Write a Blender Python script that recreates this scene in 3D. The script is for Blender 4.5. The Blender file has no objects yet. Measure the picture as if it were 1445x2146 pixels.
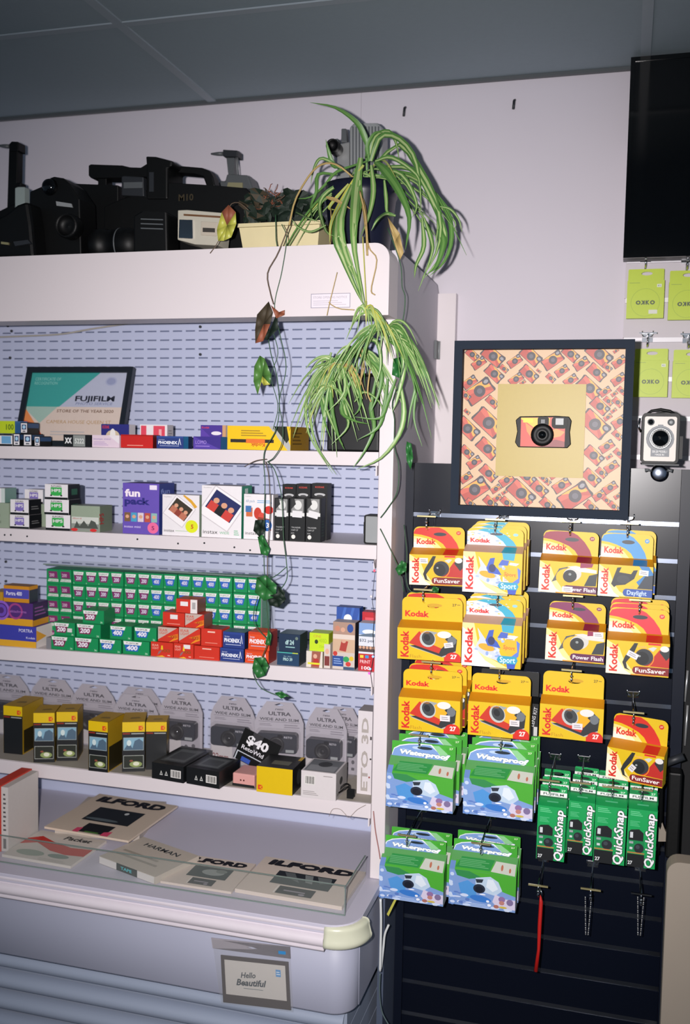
import bpy, bmesh, math, random
from mathutils import Vector, Matrix, Euler
from mathutils.geometry import tessellate_polygon
random.seed(7)
PI = math.pi
SC = bpy.context.scene
COL = SC.collection
# ------------------------------------------------------------------ camera
F_PX, CX, CY = 2060.0, 722.5, 1073.0
YAW, PITCH, ROLL = math.radians(15.85), math.radians(-4.2), math.radians(1.1)
CAM = Vector((0, 0, 1.55))
FW = Vector((-math.sin(YAW)*math.cos(PITCH), math.cos(YAW)*math.cos(PITCH), math.sin(PITCH)))
_r = Vector((math.cos(YAW), math.sin(YAW), 0)); _u = _r.cross(FW)
RT = _r*math.cos(ROLL) + _u*math.sin(ROLL)
UP = -_r*math.sin(ROLL) + _u*math.cos(ROLL)
cd = bpy.data.cameras.new('camera'); cam = bpy.data.objects.new('camera', cd); COL.objects.link(cam)
cam.matrix_world = Matrix(((RT.x, UP.x, -FW.x, 0), (RT.y, UP.y, -FW.y, 0), (RT.z, UP.z, -FW.z, CAM.z), (0, 0, 0, 1)))
cd.sensor_fit = 'VERTICAL'; cd.sensor_height = 36; cd.sensor_width = 24; cd.lens = F_PX/2146*36
cd.clip_start = 0.05; cd.clip_end = 50
cd.dof.use_dof = True; cd.dof.focus_distance = 2.02; cd.dof.aperture_fstop = 2.8
SC.camera = cam
# ------------------------------------------------------------------ world, lights, exposure
wd = bpy.data.worlds.new('world'); SC.world = wd; wd.use_nodes = True
wd.node_tree.nodes['Background'].inputs[0].default_value = (0.42, 0.62, 0.84, 1)
wd.node_tree.nodes['Background'].inputs[1].default_value = 0.21
SC.view_settings.view_transform = 'Standard'; SC.view_settings.look = 'None'
SC.view_settings.exposure = 0.0; SC.view_settings.gamma = 1.0; SC.view_settings.use_curve_mapping = False
def light(name, kind, loc, energy, color, **k):
    l = bpy.data.lights.new(name, kind); l.energy = energy; l.color = color
    o = bpy.data.objects.new(name, l); o.location = loc; COL.objects.link(o)
    for a, b in k.items(): setattr(l, a, b)
    return o
FLASH = light('camera_flash', 'SPOT', (-0.080, 0.0, 1.575), 226, (1.0, 0.95, 0.94), spot_size=math.radians(84), spot_blend=1.0, shadow_soft_size=0.012)
FLASH.rotation_euler = Vector((-0.20, 1, -0.14)).to_track_quat('-Z', 'Y').to_euler()
SHOPLAMP = light('shop_light', 'AREA', (-0.4, -0.6, 2.38), 5, (1.0, 0.86, 0.66), shape='RECTANGLE', size=1.2, size_y=0.3)

# ------------------------------------------------------------------ helpers
def at(px, py, x=None, y=None, z=None):
    """point of the place seen at a photo pixel, on the given plane"""
    d = FW + RT*((px-CX)/F_PX) - UP*((py-CY)/F_PX)
    t = (x-CAM.x)/d.x if x is not None else (y-CAM.y)/d.y if y is not None else (z-CAM.z)/d.z
    return CAM + d*t
def lin(c): return c/12.92 if c <= 0.04045 else ((c+0.055)/1.055)**2.4
MATS = {}
def M(name, hexc=None, rough=0.5, metal=0.0, var=0.04, scale=40, bump=0.0, coat=0.0, trans=0.0, alpha=1.0, emit=0.0, spec=0.5):
    if name in MATS: return MATS[name]
    m = bpy.data.materials.new(name); m.use_nodes = True; nt = m.node_tree; b = nt.nodes['Principled BSDF']
    r, g, bl = [lin(int(hexc[i:i+2], 16)/255) for i in (0, 2, 4)]
    b.inputs['Roughness'].default_value = rough; b.inputs['Metallic'].default_value = metal
    b.inputs['Coat Weight'].default_value = coat; b.inputs['Transmission Weight'].default_value = trans
    b.inputs['Alpha'].default_value = alpha; b.inputs['Specular IOR Level'].default_value = spec
    if var > 0 or bump > 0:
        tc = nt.nodes.new('ShaderNodeTexCoord'); nz = nt.nodes.new('ShaderNodeTexNoise'); nz.inputs['Scale'].default_value = scale; nz.inputs['Detail'].default_value = 4
        nt.links.new(tc.outputs['Object'], nz.inputs['Vector'])
        mx = nt.nodes.new('ShaderNodeMix'); mx.data_type = 'RGBA'
        mx.inputs[6].default_value = (r*(1-var), g*(1-var), bl*(1-var), 1); mx.inputs[7].default_value = (min(1, r*(1+var)), min(1, g*(1+var)), min(1, bl*(1+var)), 1)
        nt.links.new(nz.outputs['Fac'], mx.inputs[0]); nt.links.new(mx.outputs[2], b.inputs['Base Color'])
        if bump > 0:
            bp = nt.nodes.new('ShaderNodeBump'); bp.inputs['Strength'].default_value = bump; bp.inputs['Distance'].default_value = 0.002
            nt.links.new(nz.outputs['Fac'], bp.inputs['Height']); nt.links.new(bp.outputs[0], b.inputs['Normal'])
    else: b.inputs['Base Color'].default_value = (r, g, bl, 1)
    if emit:
        b.inputs['Emission Color'].default_value = (r, g, bl, 1); b.inputs['Emission Strength'].default_value = emit
    MATS[name] = m
    return m
def ink(hexc, rough=0.45):
    """printing ink on card, made once per colour"""
    return M('ink_'+hexc+('' if rough == 0.45 else '_%d' % (rough*100)), hexc, rough, var=0.03, scale=120)
# setting and furniture
M('wall_paint', 'D6CFD8', 0.75, var=0.02, scale=6, bump=0.05)
M('ceiling_tile', '8F9CA4', 0.9, var=0.03, scale=90, bump=0.15); M('tbar', '99A3AB', 0.6); M('floor', '56504c', 0.6)
M('cabinet_white', 'D9D0D3', 0.42, var=0.015, scale=5); M('cabinet_side', 'C9C3CC', 0.6, var=0.02, scale=6)
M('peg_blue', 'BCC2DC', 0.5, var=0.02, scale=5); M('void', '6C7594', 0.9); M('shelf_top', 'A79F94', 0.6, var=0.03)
M('deck_beige', 'C4C0D0', 0.5, var=0.03, scale=9); M('bumper', 'DBD2DA', 0.35); M('cap_cream', 'D2D3BC', 0.3); M('base_blue', 'ABADC0', 0.5, var=0.03, scale=6)
M('base_step', '9AA4B8', 0.55, var=0.03, scale=6)
M('slat_dark', '0A0F1C', 0.29, var=0.05, scale=12, bump=0.01, spec=0.3); M('slat_trim', '0E1422', 0.4, spec=0.25); M('black_void', '08090c', 0.8)
M('slat_wall', 'CBC3CA', 0.6, var=0.02, scale=8); M('alu', '9CA4B6', 0.23, metal=1.0, var=0.02); M('alu_dark', '4a5164', 0.35, metal=1.0)
M('rail_white', 'E9E4EC', 0.3, var=0.01)
M('chrome', 'E8E8EC', 0.12, metal=1.0, var=0.0); M('brass_wire', 'C9BE8C', 0.3, metal=0.7, var=0.0)
M('frame_black', '1B222B', 0.4, var=0.05, scale=30); M('frame_navy', '1E2836', 0.7, var=0.05, scale=30, bump=0.02, spec=0.2)
M('black_plastic', '060708', 0.5, var=0.1, scale=60, bump=0.1, spec=0.3); M('black_gloss', '06080b', 0.08, var=0.0); M('dark_grey', '26292e', 0.5); M('mid_grey', '55595c', 0.45, var=0.05); M('light_grey', '8D9092', 0.4)
M('silver', 'B9BABA', 0.3, metal=0.6, var=0.03); M('white_plastic', 'E2E0E2', 0.35)
M('pot_navy', '14162a', 0.35, var=0.05); M('pot_black', '07080a', 0.4); M('trough', 'D8CBA0', 0.45); M('soil', '191510', 0.9, bump=0.6, var=0.3)
M('leaf_green', '4C7838', 0.42, var=0.25, scale=14); M('leaf_dark', '2B6B34', 0.42, var=0.25, scale=14); M('leaf_pale', 'A0B478', 0.42, var=0.15, scale=14)
M('leaf_mid', '648E48', 0.42, var=0.2, scale=14); M('leaf_yellow', 'B8B84C', 0.45, var=0.25, scale=10); M('leaf_straw', 'B49A62', 0.6, var=0.25, scale=20)
M('leaf_brown', '3E3424', 0.7, var=0.4, scale=30); M('leaf_red', '8E5038', 0.6, var=0.3, scale=20); M('vine_green', '2C5236', 0.5, var=0.3, scale=20); M('vine_brown', '5b4a3b', 0.6, var=0.3)
M('leaf_vdark', '0D2014', 0.65, var=0.3, scale=20)
M('acrylic', 'AEB8B2', 0.06, var=0.0, alpha=0.09, spec=0.8); M('acrylic_edge', '75857F', 0.2, var=0.0, alpha=0.9)
M('blister', 'C4C0CA', 0.10, var=0.0, alpha=0.07, spec=1.0); M('bag_film', 'C8C8CC', 0.14, var=0.0, alpha=0.10, spec=0.8)
M('side_shaded', '4E586C', 0.6); M('beige_panel', '8C8276', 0.7, var=0.04, scale=12, bump=0.05)
M('cable_white', 'D5D8D8', 0.5); M('red_cord', 'B5120C', 0.6)
M('led_pink', 'FF3A8C', 0.4, emit=2.2, var=0); M('led_blue', '6FA0FF', 0.4, emit=2.2, var=0); M('led_red', 'FF4050', 0.4, emit=2.0, var=0)

class MB:
    def __init__(s): s.v = []; s.f = []; s.mi = []; s.mats = []; s.sm = []
    def mat(s, m):
        if isinstance(m, str): m = MATS[m] if m in MATS else ink(m)
        if m not in s.mats: s.mats.append(m)
        return s.mats.index(m)
    def face(s, pts, m, smooth=False):
        b = len(s.v); s.v += [tuple(p) for p in pts]; s.f.append(tuple(range(b, b+len(pts)))); s.mi.append(s.mat(m)); s.sm.append(smooth)
    def mesh(s, vs, fs, m, smooth=False):
        b = len(s.v); s.v += [tuple(p) for p in vs]; k = s.mat(m)
        for f in fs: s.f.append(tuple(b+i for i in f)); s.mi.append(k); s.sm.append(smooth)
    def box(s, x0, x1, y0, y1, z0, z1, m, faces={}):
        V = [(x0,y0,z0),(x1,y0,z0),(x1,y1,z0),(x0,y1,z0),(x0,y0,z1),(x1,y0,z1),(x1,y1,z1),(x0,y1,z1)]
        FS = {'D':(0,3,2,1),'T':(4,5,6,7),'F':(0,1,5,4),'R':(1,2,6,5),'B':(2,3,7,6),'L':(3,0,4,7)}
        b = len(s.v); s.v += V
        for k, f in FS.items():
            s.f.append(tuple(b+i for i in f)); s.mi.append(s.mat(faces.get(k, m))); s.sm.append(False)
    def prism(s, out, y0, y1, m, side=None, hole=None, axis='y'):
        """polygon in (x,z) between y0 (front) and y1"""
        def P(a, b, d): return (a, d, b) if axis == 'y' else (d, a, b) if axis == 'x' else (a, b, d)
        loops = [out] + ([hole] if hole else [])
        tris = tessellate_polygon([[Vector((p[0], p[1], 0)) for p in l] for l in loops])
        allp = [p for l in loops for p in l]
        for d, in ((y0,), (y1,)):
            s.mesh([P(p[0], p[1], d) for p in allp], tris, m)
        for l in loops:
            n = len(l); b = len(s.v)
            s.v += [P(p[0], p[1], y0) for p in l] + [P(p[0], p[1], y1) for p in l]
            k = s.mat(side or m)
            for i in range(n):
                j = (i+1) % n; s.f.append((b+i, b+j, b+n+j, b+n+i)); s.mi.append(k); s.sm.append(False)
    def tube(s, pts, r, m, n=6, cap=True):
        pts = [Vector(p) for p in pts]; N = len(pts); rs = r if isinstance(r, (list, tuple)) else [r]*N
        b = len(s.v); k = s.mat(m); ref = None
        for i, p in enumerate(pts):
            t = (pts[min(i+1, N-1)] - pts[max(i-1, 0)]).normalized()
            if ref is None: ref = Vector((0, 0, 1)) if abs(t.z) < 0.9 else Vector((1, 0, 0))
            a = ref.cross(t)
            if a.length < 1e-5: a = Vector((1, 0, 0)).cross(t)
            a.normalize(); c = t.cross(a); ref = c.copy()
            for q in range(n):
                w = 2*PI*q/n; s.v.append(tuple(p + (a*math.cos(w) + c*math.sin(w))*rs[i]))
        for i in range(N-1):
            for q in range(n):
                s.f.append((b+i*n+q, b+i*n+(q+1) % n, b+(i+1)*n+(q+1) % n, b+(i+1)*n+q)); s.mi.append(k); s.sm.append(True)
        if cap:
            s.f.append(tuple(b+q for q in range(n))[::-1]); s.mi.append(k); s.sm.append(False)
            s.f.append(tuple(b+(N-1)*n+q for q in range(n))); s.mi.append(k); s.sm.append(False)
    def lathe(s, prof, m, n=24, O=(0,0,0), axis='z'):
        O = Vector(O); b = len(s.v); k = s.mat(m)
        for (r, h) in prof:
            for q in range(n):
                w = 2*PI*q/n; a, c = r*math.cos(w), r*math.sin(w)
                s.v.append(tuple(O + (Vector((a, c, h)) if axis == 'z' else Vector((a, -h, c)) if axis == 'y' else Vector((h, a, c)))))
        for i in range(len(prof)-1):
            for q in range(n):
                s.f.append((b+i*n+q, b+i*n+(q+1) % n, b+(i+1)*n+(q+1) % n, b+(i+1)*n+q)); s.mi.append(k); s.sm.append(True)
        for i, fl in ((0, 1), (len(prof)-1, 0)):
            if prof[i][0] > 1e-5:
                t = tuple(b+i*n+q for q in range(n)); s.f.append(t[::-1] if fl else t); s.mi.append(k); s.sm.append(False)
    def build(s, name, parent=None, loc=None, rotz=0):
        me = bpy.data.meshes.new(name); me.from_pydata(s.v, [], s.f)
        for m in s.mats: me.materials.append(m)
        me.polygons.foreach_set('material_index', s.mi); me.polygons.foreach_set('use_smooth', s.sm); me.update()
        o = bpy.data.objects.new(name, me); COL.objects.link(o)
        if parent is not None: o.parent = parent
        if loc is not None: o.location = loc
        if rotz: o.rotation_euler.z = rotz
        return o
def bevel(o, w=0.002, seg=2):
    b = o.modifiers.new('bevel', 'BEVEL'); b.width = w; b.segments = seg; b.limit_method = 'ANGLE'; b.angle_limit = math.radians(40)
    # weld doubled corners first so that the bevel sees closed edges
    me = o.data; bm = bmesh.new(); bm.from_mesh(me); bmesh.ops.remove_doubles(bm, verts=bm.verts, dist=1e-5); bmesh.ops.recalc_face_normals(bm, faces=bm.faces); bm.to_mesh(me); bm.free()
    return o
def tag(o, label, cat, group=None, kind=None):
    o['label'] = label; o['category'] = cat
    if group: o['group'] = group
    if kind: o['kind'] = kind
    return o
def struct(o): o['kind'] = 'structure'; return o
def thing(name, label, cat, loc=(0, 0, 0), rotz=0, group=None, rot=None):
    o = bpy.data.objects.new(name, None); o.empty_display_size = 0.02; COL.objects.link(o); o.location = loc
    o.rotation_euler = rot if rot else (0, 0, rotz)
    return tag(o, label, cat, group)
def dup(root, loc=None, rotz=None, label=None, group=None):
    r = root.copy(); COL.objects.link(r)
    if loc is not None: r.location = loc
    if rotz is not None: r.rotation_euler.z = rotz
    if label: r['label'] = label
    if group: r['group'] = group
    for ch in list(root.children):
        c = ch.copy(); COL.objects.link(c); c.parent = r
        for g in list(ch.children):
            d = g.copy(); COL.objects.link(d); d.parent = c
    return r
# ---- lettering as flat geometry
_TX = {}
def glyphs(text, bold=0.0, shear=0.0):
    k = (text, bold, shear)
    if k in _TX: return _TX[k]
    c = bpy.data.curves.new('t', 'FONT'); c.body = text; c.size = 1; c.offset = bold; c.shear = shear; c.resolution_u = 2; c.fill_mode = 'FRONT'
    o = bpy.data.objects.new('t', c); me = bpy.data.meshes.new_from_object(o)
    vs = [(v.co.x, v.co.y) for v in me.vertices]; fs = [tuple(p.vertices) for p in me.polygons]
    bpy.data.objects.remove(o); bpy.data.curves.remove(c); bpy.data.meshes.remove(me)
    xs = [v[0] for v in vs]; x0 = min(xs); w = max(xs)-x0
    if bold > 0 and w > .95*len(text)+.3:
        return glyphs(text, 0.0, shear)
    _TX[k] = ([(x-x0, y) for x, y in vs], fs, w); return _TX[k]
def clip(poly, W, H):
    for ax, lim, sg in ((0, 0, 1), (0, W, -1), (1, 0, 1), (1, H, -1)):
        out = []; n = len(poly)
        for i in range(n):
            a, b = poly[i], poly[(i+1) % n]; ia = (a[ax]-lim)*sg >= 0; ib = (b[ax]-lim)*sg >= 0
            if ia: out.append(a)
            if ia != ib:
                t = (lim-a[ax])/(b[ax]-a[ax]); out.append((a[0]+(b[0]-a[0])*t, a[1]+(b[1]-a[1])*t))
        poly = out
        if len(poly) < 3: return []
    return poly
def art(mb, O, U, V, W, H, ops, lift=0.0003, step=0.00006):
    """print flat shapes on a face; ops in fractions of W,H. r rect, p polygon, e ellipse, o ring, t text"""
    O, U, V = Vector(O), Vector(U).normalized(), Vector(V).normalized(); N = U.cross(V); h = lift
    def P(a, b): return O + U*a + V*b + N*h
    for op in ops:
        k = op[0]; h += step
        if k == 'r':
            _, m, a, b, c, d = op; q = clip([(a*W, b*H), (c*W, b*H), (c*W, d*H), (a*W, d*H)], W, H)
            if q: mb.face([P(*p) for p in q], m)
        elif k == 'p':
            q = clip([(a*W, b*H) for a, b in op[2]], W, H)
            if len(q) >= 3:
                mb.mesh([P(*p) for p in q], tessellate_polygon([[Vector((p[0], p[1], 0)) for p in q]]), op[1])
        elif k == 'e':   # centre u,v radius u (fraction of W), radius v (fraction of H)
            _, m, cu, cv, ru, rv = op[:6]; rot = math.radians(op[6]) if len(op) > 6 else 0; q = []
            for i in range(20):
                w = 2*PI*i/20; a, b = ru*W*math.cos(w), rv*H*math.sin(w)
                q.append((cu*W+a*math.cos(rot)-b*math.sin(rot), cv*H+a*math.sin(rot)+b*math.cos(rot)))
            q = clip(q, W, H)
            if q: mb.face([P(*p) for p in q], m)
        elif k == 'o':
            _, m, cu, cv, r, t = op; n = 28
            vs = [P(cu*W+r*W*s_*math.cos(2*PI*i/n), cv*H+r*W*s_*math.sin(2*PI*i/n)) for s_ in (1, 1-t) for i in range(n)]
            mb.mesh(vs, [(i, (i+1) % n, n+(i+1) % n, n+i) for i in range(n)], m)
        elif k == 'tb':  # heavy text: several shifted copies (last item = spread)
            sp_ = op[-1]
            for du, dv in ((-sp_,0),(sp_,0),(0,-sp_*W/H),(0,sp_*W/H),(0,0)):
                h += .00003; art(mb, O, U, V, W, H, [('t', op[1], op[2], op[3]+du, op[4]+dv)+tuple(op[5:-1])], lift=h, step=0)
        elif k == 't':   # text, u, v, height (fraction of H) , width fraction or None, rot degrees, bold, shear
            _, m, s, u, v, hh = op[:6]; wf = op[6] if len(op) > 6 else None; rot = op[7] if len(op) > 7 else 0
            bold = op[8] if len(op) > 8 else 0.02; sh = op[9] if len(op) > 9 else 0
            vs, fs, tw = glyphs(s, bold, sh); sc = hh*H/0.72; sx = sc
            if wf: sx = (wf*(W if abs(rot) < 45 or abs(rot) > 135 else H))/tw
            if abs(rot) >= 45 and abs(rot) <= 135: sc = hh*W/0.72; sx = sx if wf else sc
            ca, sa = math.cos(math.radians(rot)), math.sin(math.radians(rot))
            mb.mesh([P(u*W + x*sx*ca - y*sc*sa, v*H + x*sx*sa + y*sc*ca) for x, y in vs], fs, m)
        elif k == 'l':   # lines of fine print: colour, u0, v0, u1, v1, count
            _, m, a, b, c, d, n = op; ph = (d-b)/n
            for i in range(n):
                e = c - (c-a)*0.25*((i*37) % 3)/2; mb.face([P(*p) for p in [(a*W, (b+ph*(i+.3))*H), (e*W, (b+ph*(i+.3))*H), (e*W, (b+ph*(i+.7))*H), (a*W, (b+ph*(i+.7))*H)]], m)
def carton_mb(w, d, h, base, F=(), R=(), T=(), L=(), faces={}):
    mb = MB(); mb.box(-w/2, w/2, -d/2, d/2, 0, h, base, faces)
    if F: art(mb, (-w/2, -d/2, 0), (1,0,0), (0,0,1), w, h, F)
    if R: art(mb, (w/2, -d/2, 0), (0,1,0), (0,0,1), d, h, R)
    if T: art(mb, (-w/2, -d/2, h), (1,0,0), (0,1,0), w, d, T)
    if L: art(mb, (-w/2, d/2, 0), (0,-1,0), (0,0,1), d, h, L)
    return mb
def shelf_z(n, x):
    t = (x+1.40)/0.91
    return {1: 1.5205+.0055*t, 2: 1.329+.003*t, 3: 1.049+.014*t, 4: 0.776+.003*t}[n] + 0.0004
BARCODE = lambda a, b, c, d: [('r', 'D9D6D2', a, b, c, d)] + [('r', '222222', a+(c-a)*(.08+.09*i), b+(d-b)*.1, a+(c-a)*(.08+.09*i)+(c-a)*(.03+.03*((i*7) % 3)/2), d-(d-b)*.1) for i in range(10)]
def px_box(name, label, cat, pxl, pxr, pyt, pyb, y, d, base, F=(), R=(), T=(), L=(), faces={}, shelf=None, z=None, rotz=0, group=None):
    """carton whose front face is seen between these pixels on the plane y; stands on the shelf, or on z"""
    a, b = at(pxl, pyb, y=y), at(pxr, pyb, y=y); w = b.x-a.x; xc = (a.x+b.x)/2
    t = at((pxl+pxr)/2, pyt, y=y).z
    zb = shelf_z(shelf, xc) if shelf else z if z is not None else at((pxl+pxr)/2, pyb, y=y).z
    o = carton_mb(w, d, t-zb, base, F, R, T, L, faces).build(name, None, (xc, y+d/2, zb), rotz)
    o['top'] = t
    return tag(o, label, cat, group)
def top(o): v = o['top']; del o['top']; return v + 0.0004

# ================================================================== SETTING
W_Y = 2.45; S_Y = 2.10; C_Z = 2.424
mb = MB(); mb.box(-3.2, 2.2, W_Y, W_Y+.1, 0, 2.6, 'wall_paint'); wall = struct(mb.build('wall_back'))
for px, py in ((849, 235), (1078, 220)):
    p = at(px, py, y=W_Y); m = MB(); m.tube([(p.x, W_Y+.002, p.z+.012), (p.x-.001, W_Y-.006, p.z+.008), (p.x-.002, W_Y-.009, p.z-.012)], 0.0035, 'dark_grey'); m.build('wall_hook', wall)
p = at(755, 300, y=W_Y); m = MB(); m.box(p.x-.0007, p.x+.0007, W_Y-.0006, W_Y+.001, 1.9, C_Z, 'BDB6BE'); m.build('panel_joint', wall)
# trim strip behind the cabinet side
a, b = at(924, 850, y=W_Y-.03), at(949, 850, y=W_Y-.03)
mb = MB(); mb.box(a.x-.03, b.x, W_Y-.03, W_Y-.0005, 0, at(924, 605, y=W_Y-.03).z-.012, 'cabinet_white'); struct(mb.build('trim_1'))
mb = MB(); mb.box(-3.2, 2.2, -2.5, W_Y, -.05, 0, 'floor'); struct(mb.build('floor'))
# ceiling: T-bar grid with lay-in tiles
ceil = bpy.data.objects.new('ceiling', None); COL.objects.link(ceil); struct(ceil)
xs = [-3.2+.0, -2.16, -1.074, .008, 1.09, 2.2]; ys = [-.45, .15, .75, 1.35, 1.95, W_Y]
for i in range(5):
    for j in range(5):
        m = MB(); m.box(xs[i]+.002, xs[i+1]-.002, ys[j]+.002, ys[j+1]-.002, C_Z+.004, C_Z+.02, 'ceiling_tile'); m.build('ceiling_tile', ceil)
for x in xs[1:-1]:
    m = MB(); m.box(x-.011, x+.011, -.45, W_Y-.001, C_Z-.001, C_Z+.0035, 'tbar'); m.build('grid_bar', ceil)
for y in ys[1:-1]:
    m = MB(); m.box(-3.2, 2.2, y-.010, y+.010, C_Z-.0005, C_Z+.003, 'tbar'); m.build('grid_bar', ceil)
m = MB(); m.box(-3.2, 2.2, W_Y-.014, W_Y-.001, C_Z-.004, C_Z+.003, 'mid_grey'); m.build('wall_angle', ceil)
# white slatwall on the wall at the right
XW = at(1311, 545, y=W_Y-.02).x
wp = [1.980-.0915*k for k in range(-3, 12)]
sl = thing('slatwall', 'white slatted wall panel with pale rails behind the black display', 'wall panel', (0, 0, 0))
m = MB(); m.box(XW, 1.2, W_Y-.006, W_Y-.0006, wp[-1], wp[0], 'slat_wall'); m.build('backing_board', sl)
for k in range(len(wp)-1):
    m = MB(); m.box(XW, 1.2, W_Y-.02, W_Y-.007, wp[k+1]+.006, wp[k]-.006, 'slat_wall'); m.build('slat', sl)
    m = MB(); m.box(XW+.002, 1.2, W_Y-.0215, W_Y-.0165, wp[k+1]-.0055, wp[k+1]+.0055, 'rail_white'); m.build('rail', sl)

# ================================================================== WHITE DISPLAY CABINET
XR = -.459; XL = -1.95; PF = 1.98; PEG = 2.22; HF = 1.90
cab = thing('display_cabinet', 'large white open display cabinet with slotted back panel and four shelves', 'shelving unit', (XR, 2.2, 0))
def part(mbx, name, label=None, parent=None, bev=0):
    o = mbx.build(name, None); o.parent = parent or cab; o.matrix_parent_inverse = Matrix.Translation(-Vector((XR, 2.2, 0)))
    if label: o['label'] = label
    if bev: bevel(o, bev, 3)
    return o
def rrect(x0, x1, z0, z1, r, corners='1111', n=6):
    pts = []
    for i, (cx, cz, a0) in enumerate(((x1, z1, 0), (x0, z1, 90), (x0, z0, 180), (x1, z0, 270))):
        if corners[i] == '1':
            sx, sz = (-1 if cx == x1 else 1), (-1 if cz == z1 else 1)
            for k in range(n+1):
                w = math.radians(a0+90*k/n); pts.append((cx+sx*r+r*math.cos(w), cz+sz*r+r*math.sin(w)))
        else: pts.append((cx, cz))
    return pts
hz0, hz1 = at(400, 667, y=HF).z, at(400, 523, y=HF).z
m = MB(); m.prism(rrect(XL, XR, hz0, hz1, .03, '1000', 8), HF, PF-.002, 'cabinet_white'); m.box(XL, XR-.016, PF+.001, W_Y-.05, hz1-.01, hz1-.0005, 'cabinet_white'); header = part(m, 'header', bev=.006)
# framed notice printed on the header
a, b = at(651, 646, y=HF), at(734, 614, y=HF)
m = MB(); art(m, (a.x, HF, a.z), (1,0,0), (0,0,1), b.x-a.x, b.z-a.z, [('r','8F8C9C',0,0,1,1),('r','DED6DE',.015,.04,.985,.96),('t','A9A2AE','STORE OPENING NOTICE',.06,.66,.16,.86,0,0),('l','C3BBC6',.06,.15,.9,.55,3)][:3]+[('l','C3BBC6',.06,.15,.9,.55,3)], lift=.0006)
lb = m.build('notice_label', header); lb['label'] = 'thin outlined white label'
m = MB(); m.box(XR-.014, XR-.0006, PF+.012, W_Y-.012, 0, .60, 'side_shaded'); part(m, 'lower_side_panel', 'lower side panel with its shade painted in blue grey')  # darker blue grey puts the shading of the receding side into its colour
m = MB(); m.prism([(PF+.001, .602), (W_Y-.012, .602), (W_Y-.012, hz1-.03), (W_Y-.045, hz1-.004), (PF-.001, hz1-.0006), (PF-.001, hz0), (PF+.001, hz0)], XR-.014, XR-.0005, 'cabinet_side', axis='x'); part(m, 'side_panel', 'pale grey side panel')
m = MB(); m.prism([(PF+.001, .0), (W_Y-.012, .0), (W_Y-.012, hz1-.03), (PF+.001, hz1-.03)], XL, XL+.014, 'cabinet_side', axis='x'); part(m, 'side_panel')
m = MB(); m.box(XR-.031, XR, PF-.008, PF+.03, .62, hz0+.002, 'cabinet_white'); part(m, 'upright', bev=.002)
m = MB(); m.box(XL, XL+.031, PF-.008, PF+.03, .62, hz0+.002, 'cabinet_white'); part(m, 'upright', bev=.002)
# slotted back: real slots through a thin sheet, dark cavity behind
m = MB(); m.box(XL, XR-.015, PEG+.012, PEG+.018, .60, hz1-.05, 'void'); part(m, 'cavity_back', 'dark cavity behind the slots')
pitch, rowp, sw, sh = .0343, .0217, .0245, .0034
m = MB(); x0, x1 = XL+.015, XR-.032; z = .655; zlo = .60
k = m.mat('peg_blue')
def strip(xa, xb, za, zb): m.face([(xa, PEG, za), (xb, PEG, za), (xb, PEG, zb), (xa, PEG, zb)], 'peg_blue')
while z < hz0+.02:
    strip(x0, x1, zlo, z)
    xa = x0; xs_ = x1-.012-sw
    cols = []
    while xs_ > x0+.01: cols.append(xs_); xs_ -= pitch
    for c in sorted(cols): strip(xa, c, z, z+sh); xa = c+sw
    strip(xa, x1, z, z+sh)
    zlo = z+sh; z += rowp
strip(x0, x1, zlo, hz0+.03)
bp = part(m, 'slotted_back_panel', 'pale blue metal back panel with rows of slots')
so = bp.modifiers.new('thickness', 'SOLIDIFY'); so.thickness = .0012; so.offset = -1
for px, py in ((17, 683), (25, 694), (22, 750), (414, 673), (420, 685), (420, 743), (13, 1177), (13, 1218)):
    p = at(px, py, y=PEG); m = MB(); m.lathe([(.0035, 0), (.0035, .003), (.001, .004)], 'dark_grey', 8, (p.x, PEG, p.z), 'y'); part(m, 'panel_screw')
for n, (lo, th) in {1: (1.523, .029), 2: (1.3305, .030), 3: (1.056, .032), 4: (.7775, .032)}.items():
    zl, zr = shelf_z(n, XL+.016)-.0004, shelf_z(n, XR-.033)-.0004; xa, xb = XL+.016, XR-.033
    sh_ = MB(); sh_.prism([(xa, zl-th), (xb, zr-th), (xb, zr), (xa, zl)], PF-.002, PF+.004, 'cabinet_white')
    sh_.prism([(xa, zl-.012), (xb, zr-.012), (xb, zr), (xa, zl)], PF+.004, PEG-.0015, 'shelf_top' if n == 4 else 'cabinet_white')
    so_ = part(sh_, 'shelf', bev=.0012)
    pt = {2: ((10,1121),(23,1121),(57,1124),(288,1130),(373,1139),(428,1138),(491,1147),(524,1153))}.get(n, ())
    if pt:
        for px, py in pt:
            h = MB(); p = at(px, py, y=PF-.002); h.lathe([(.0022, 0), (.0022, .001)], 'dark_grey', 8, (p.x, PF-.002, p.z), 'y'); part(h, 'fixing_hole')
    m = MB(); m.prism([(PF, zr-.05), (PEG-.002, zr-.03), (PEG-.002, zr-.012), (PF, zr-.012)], xb-.006, xb-.003, 'cabinet_white', axis='x'); part(m, 'shelf_bracket')
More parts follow.
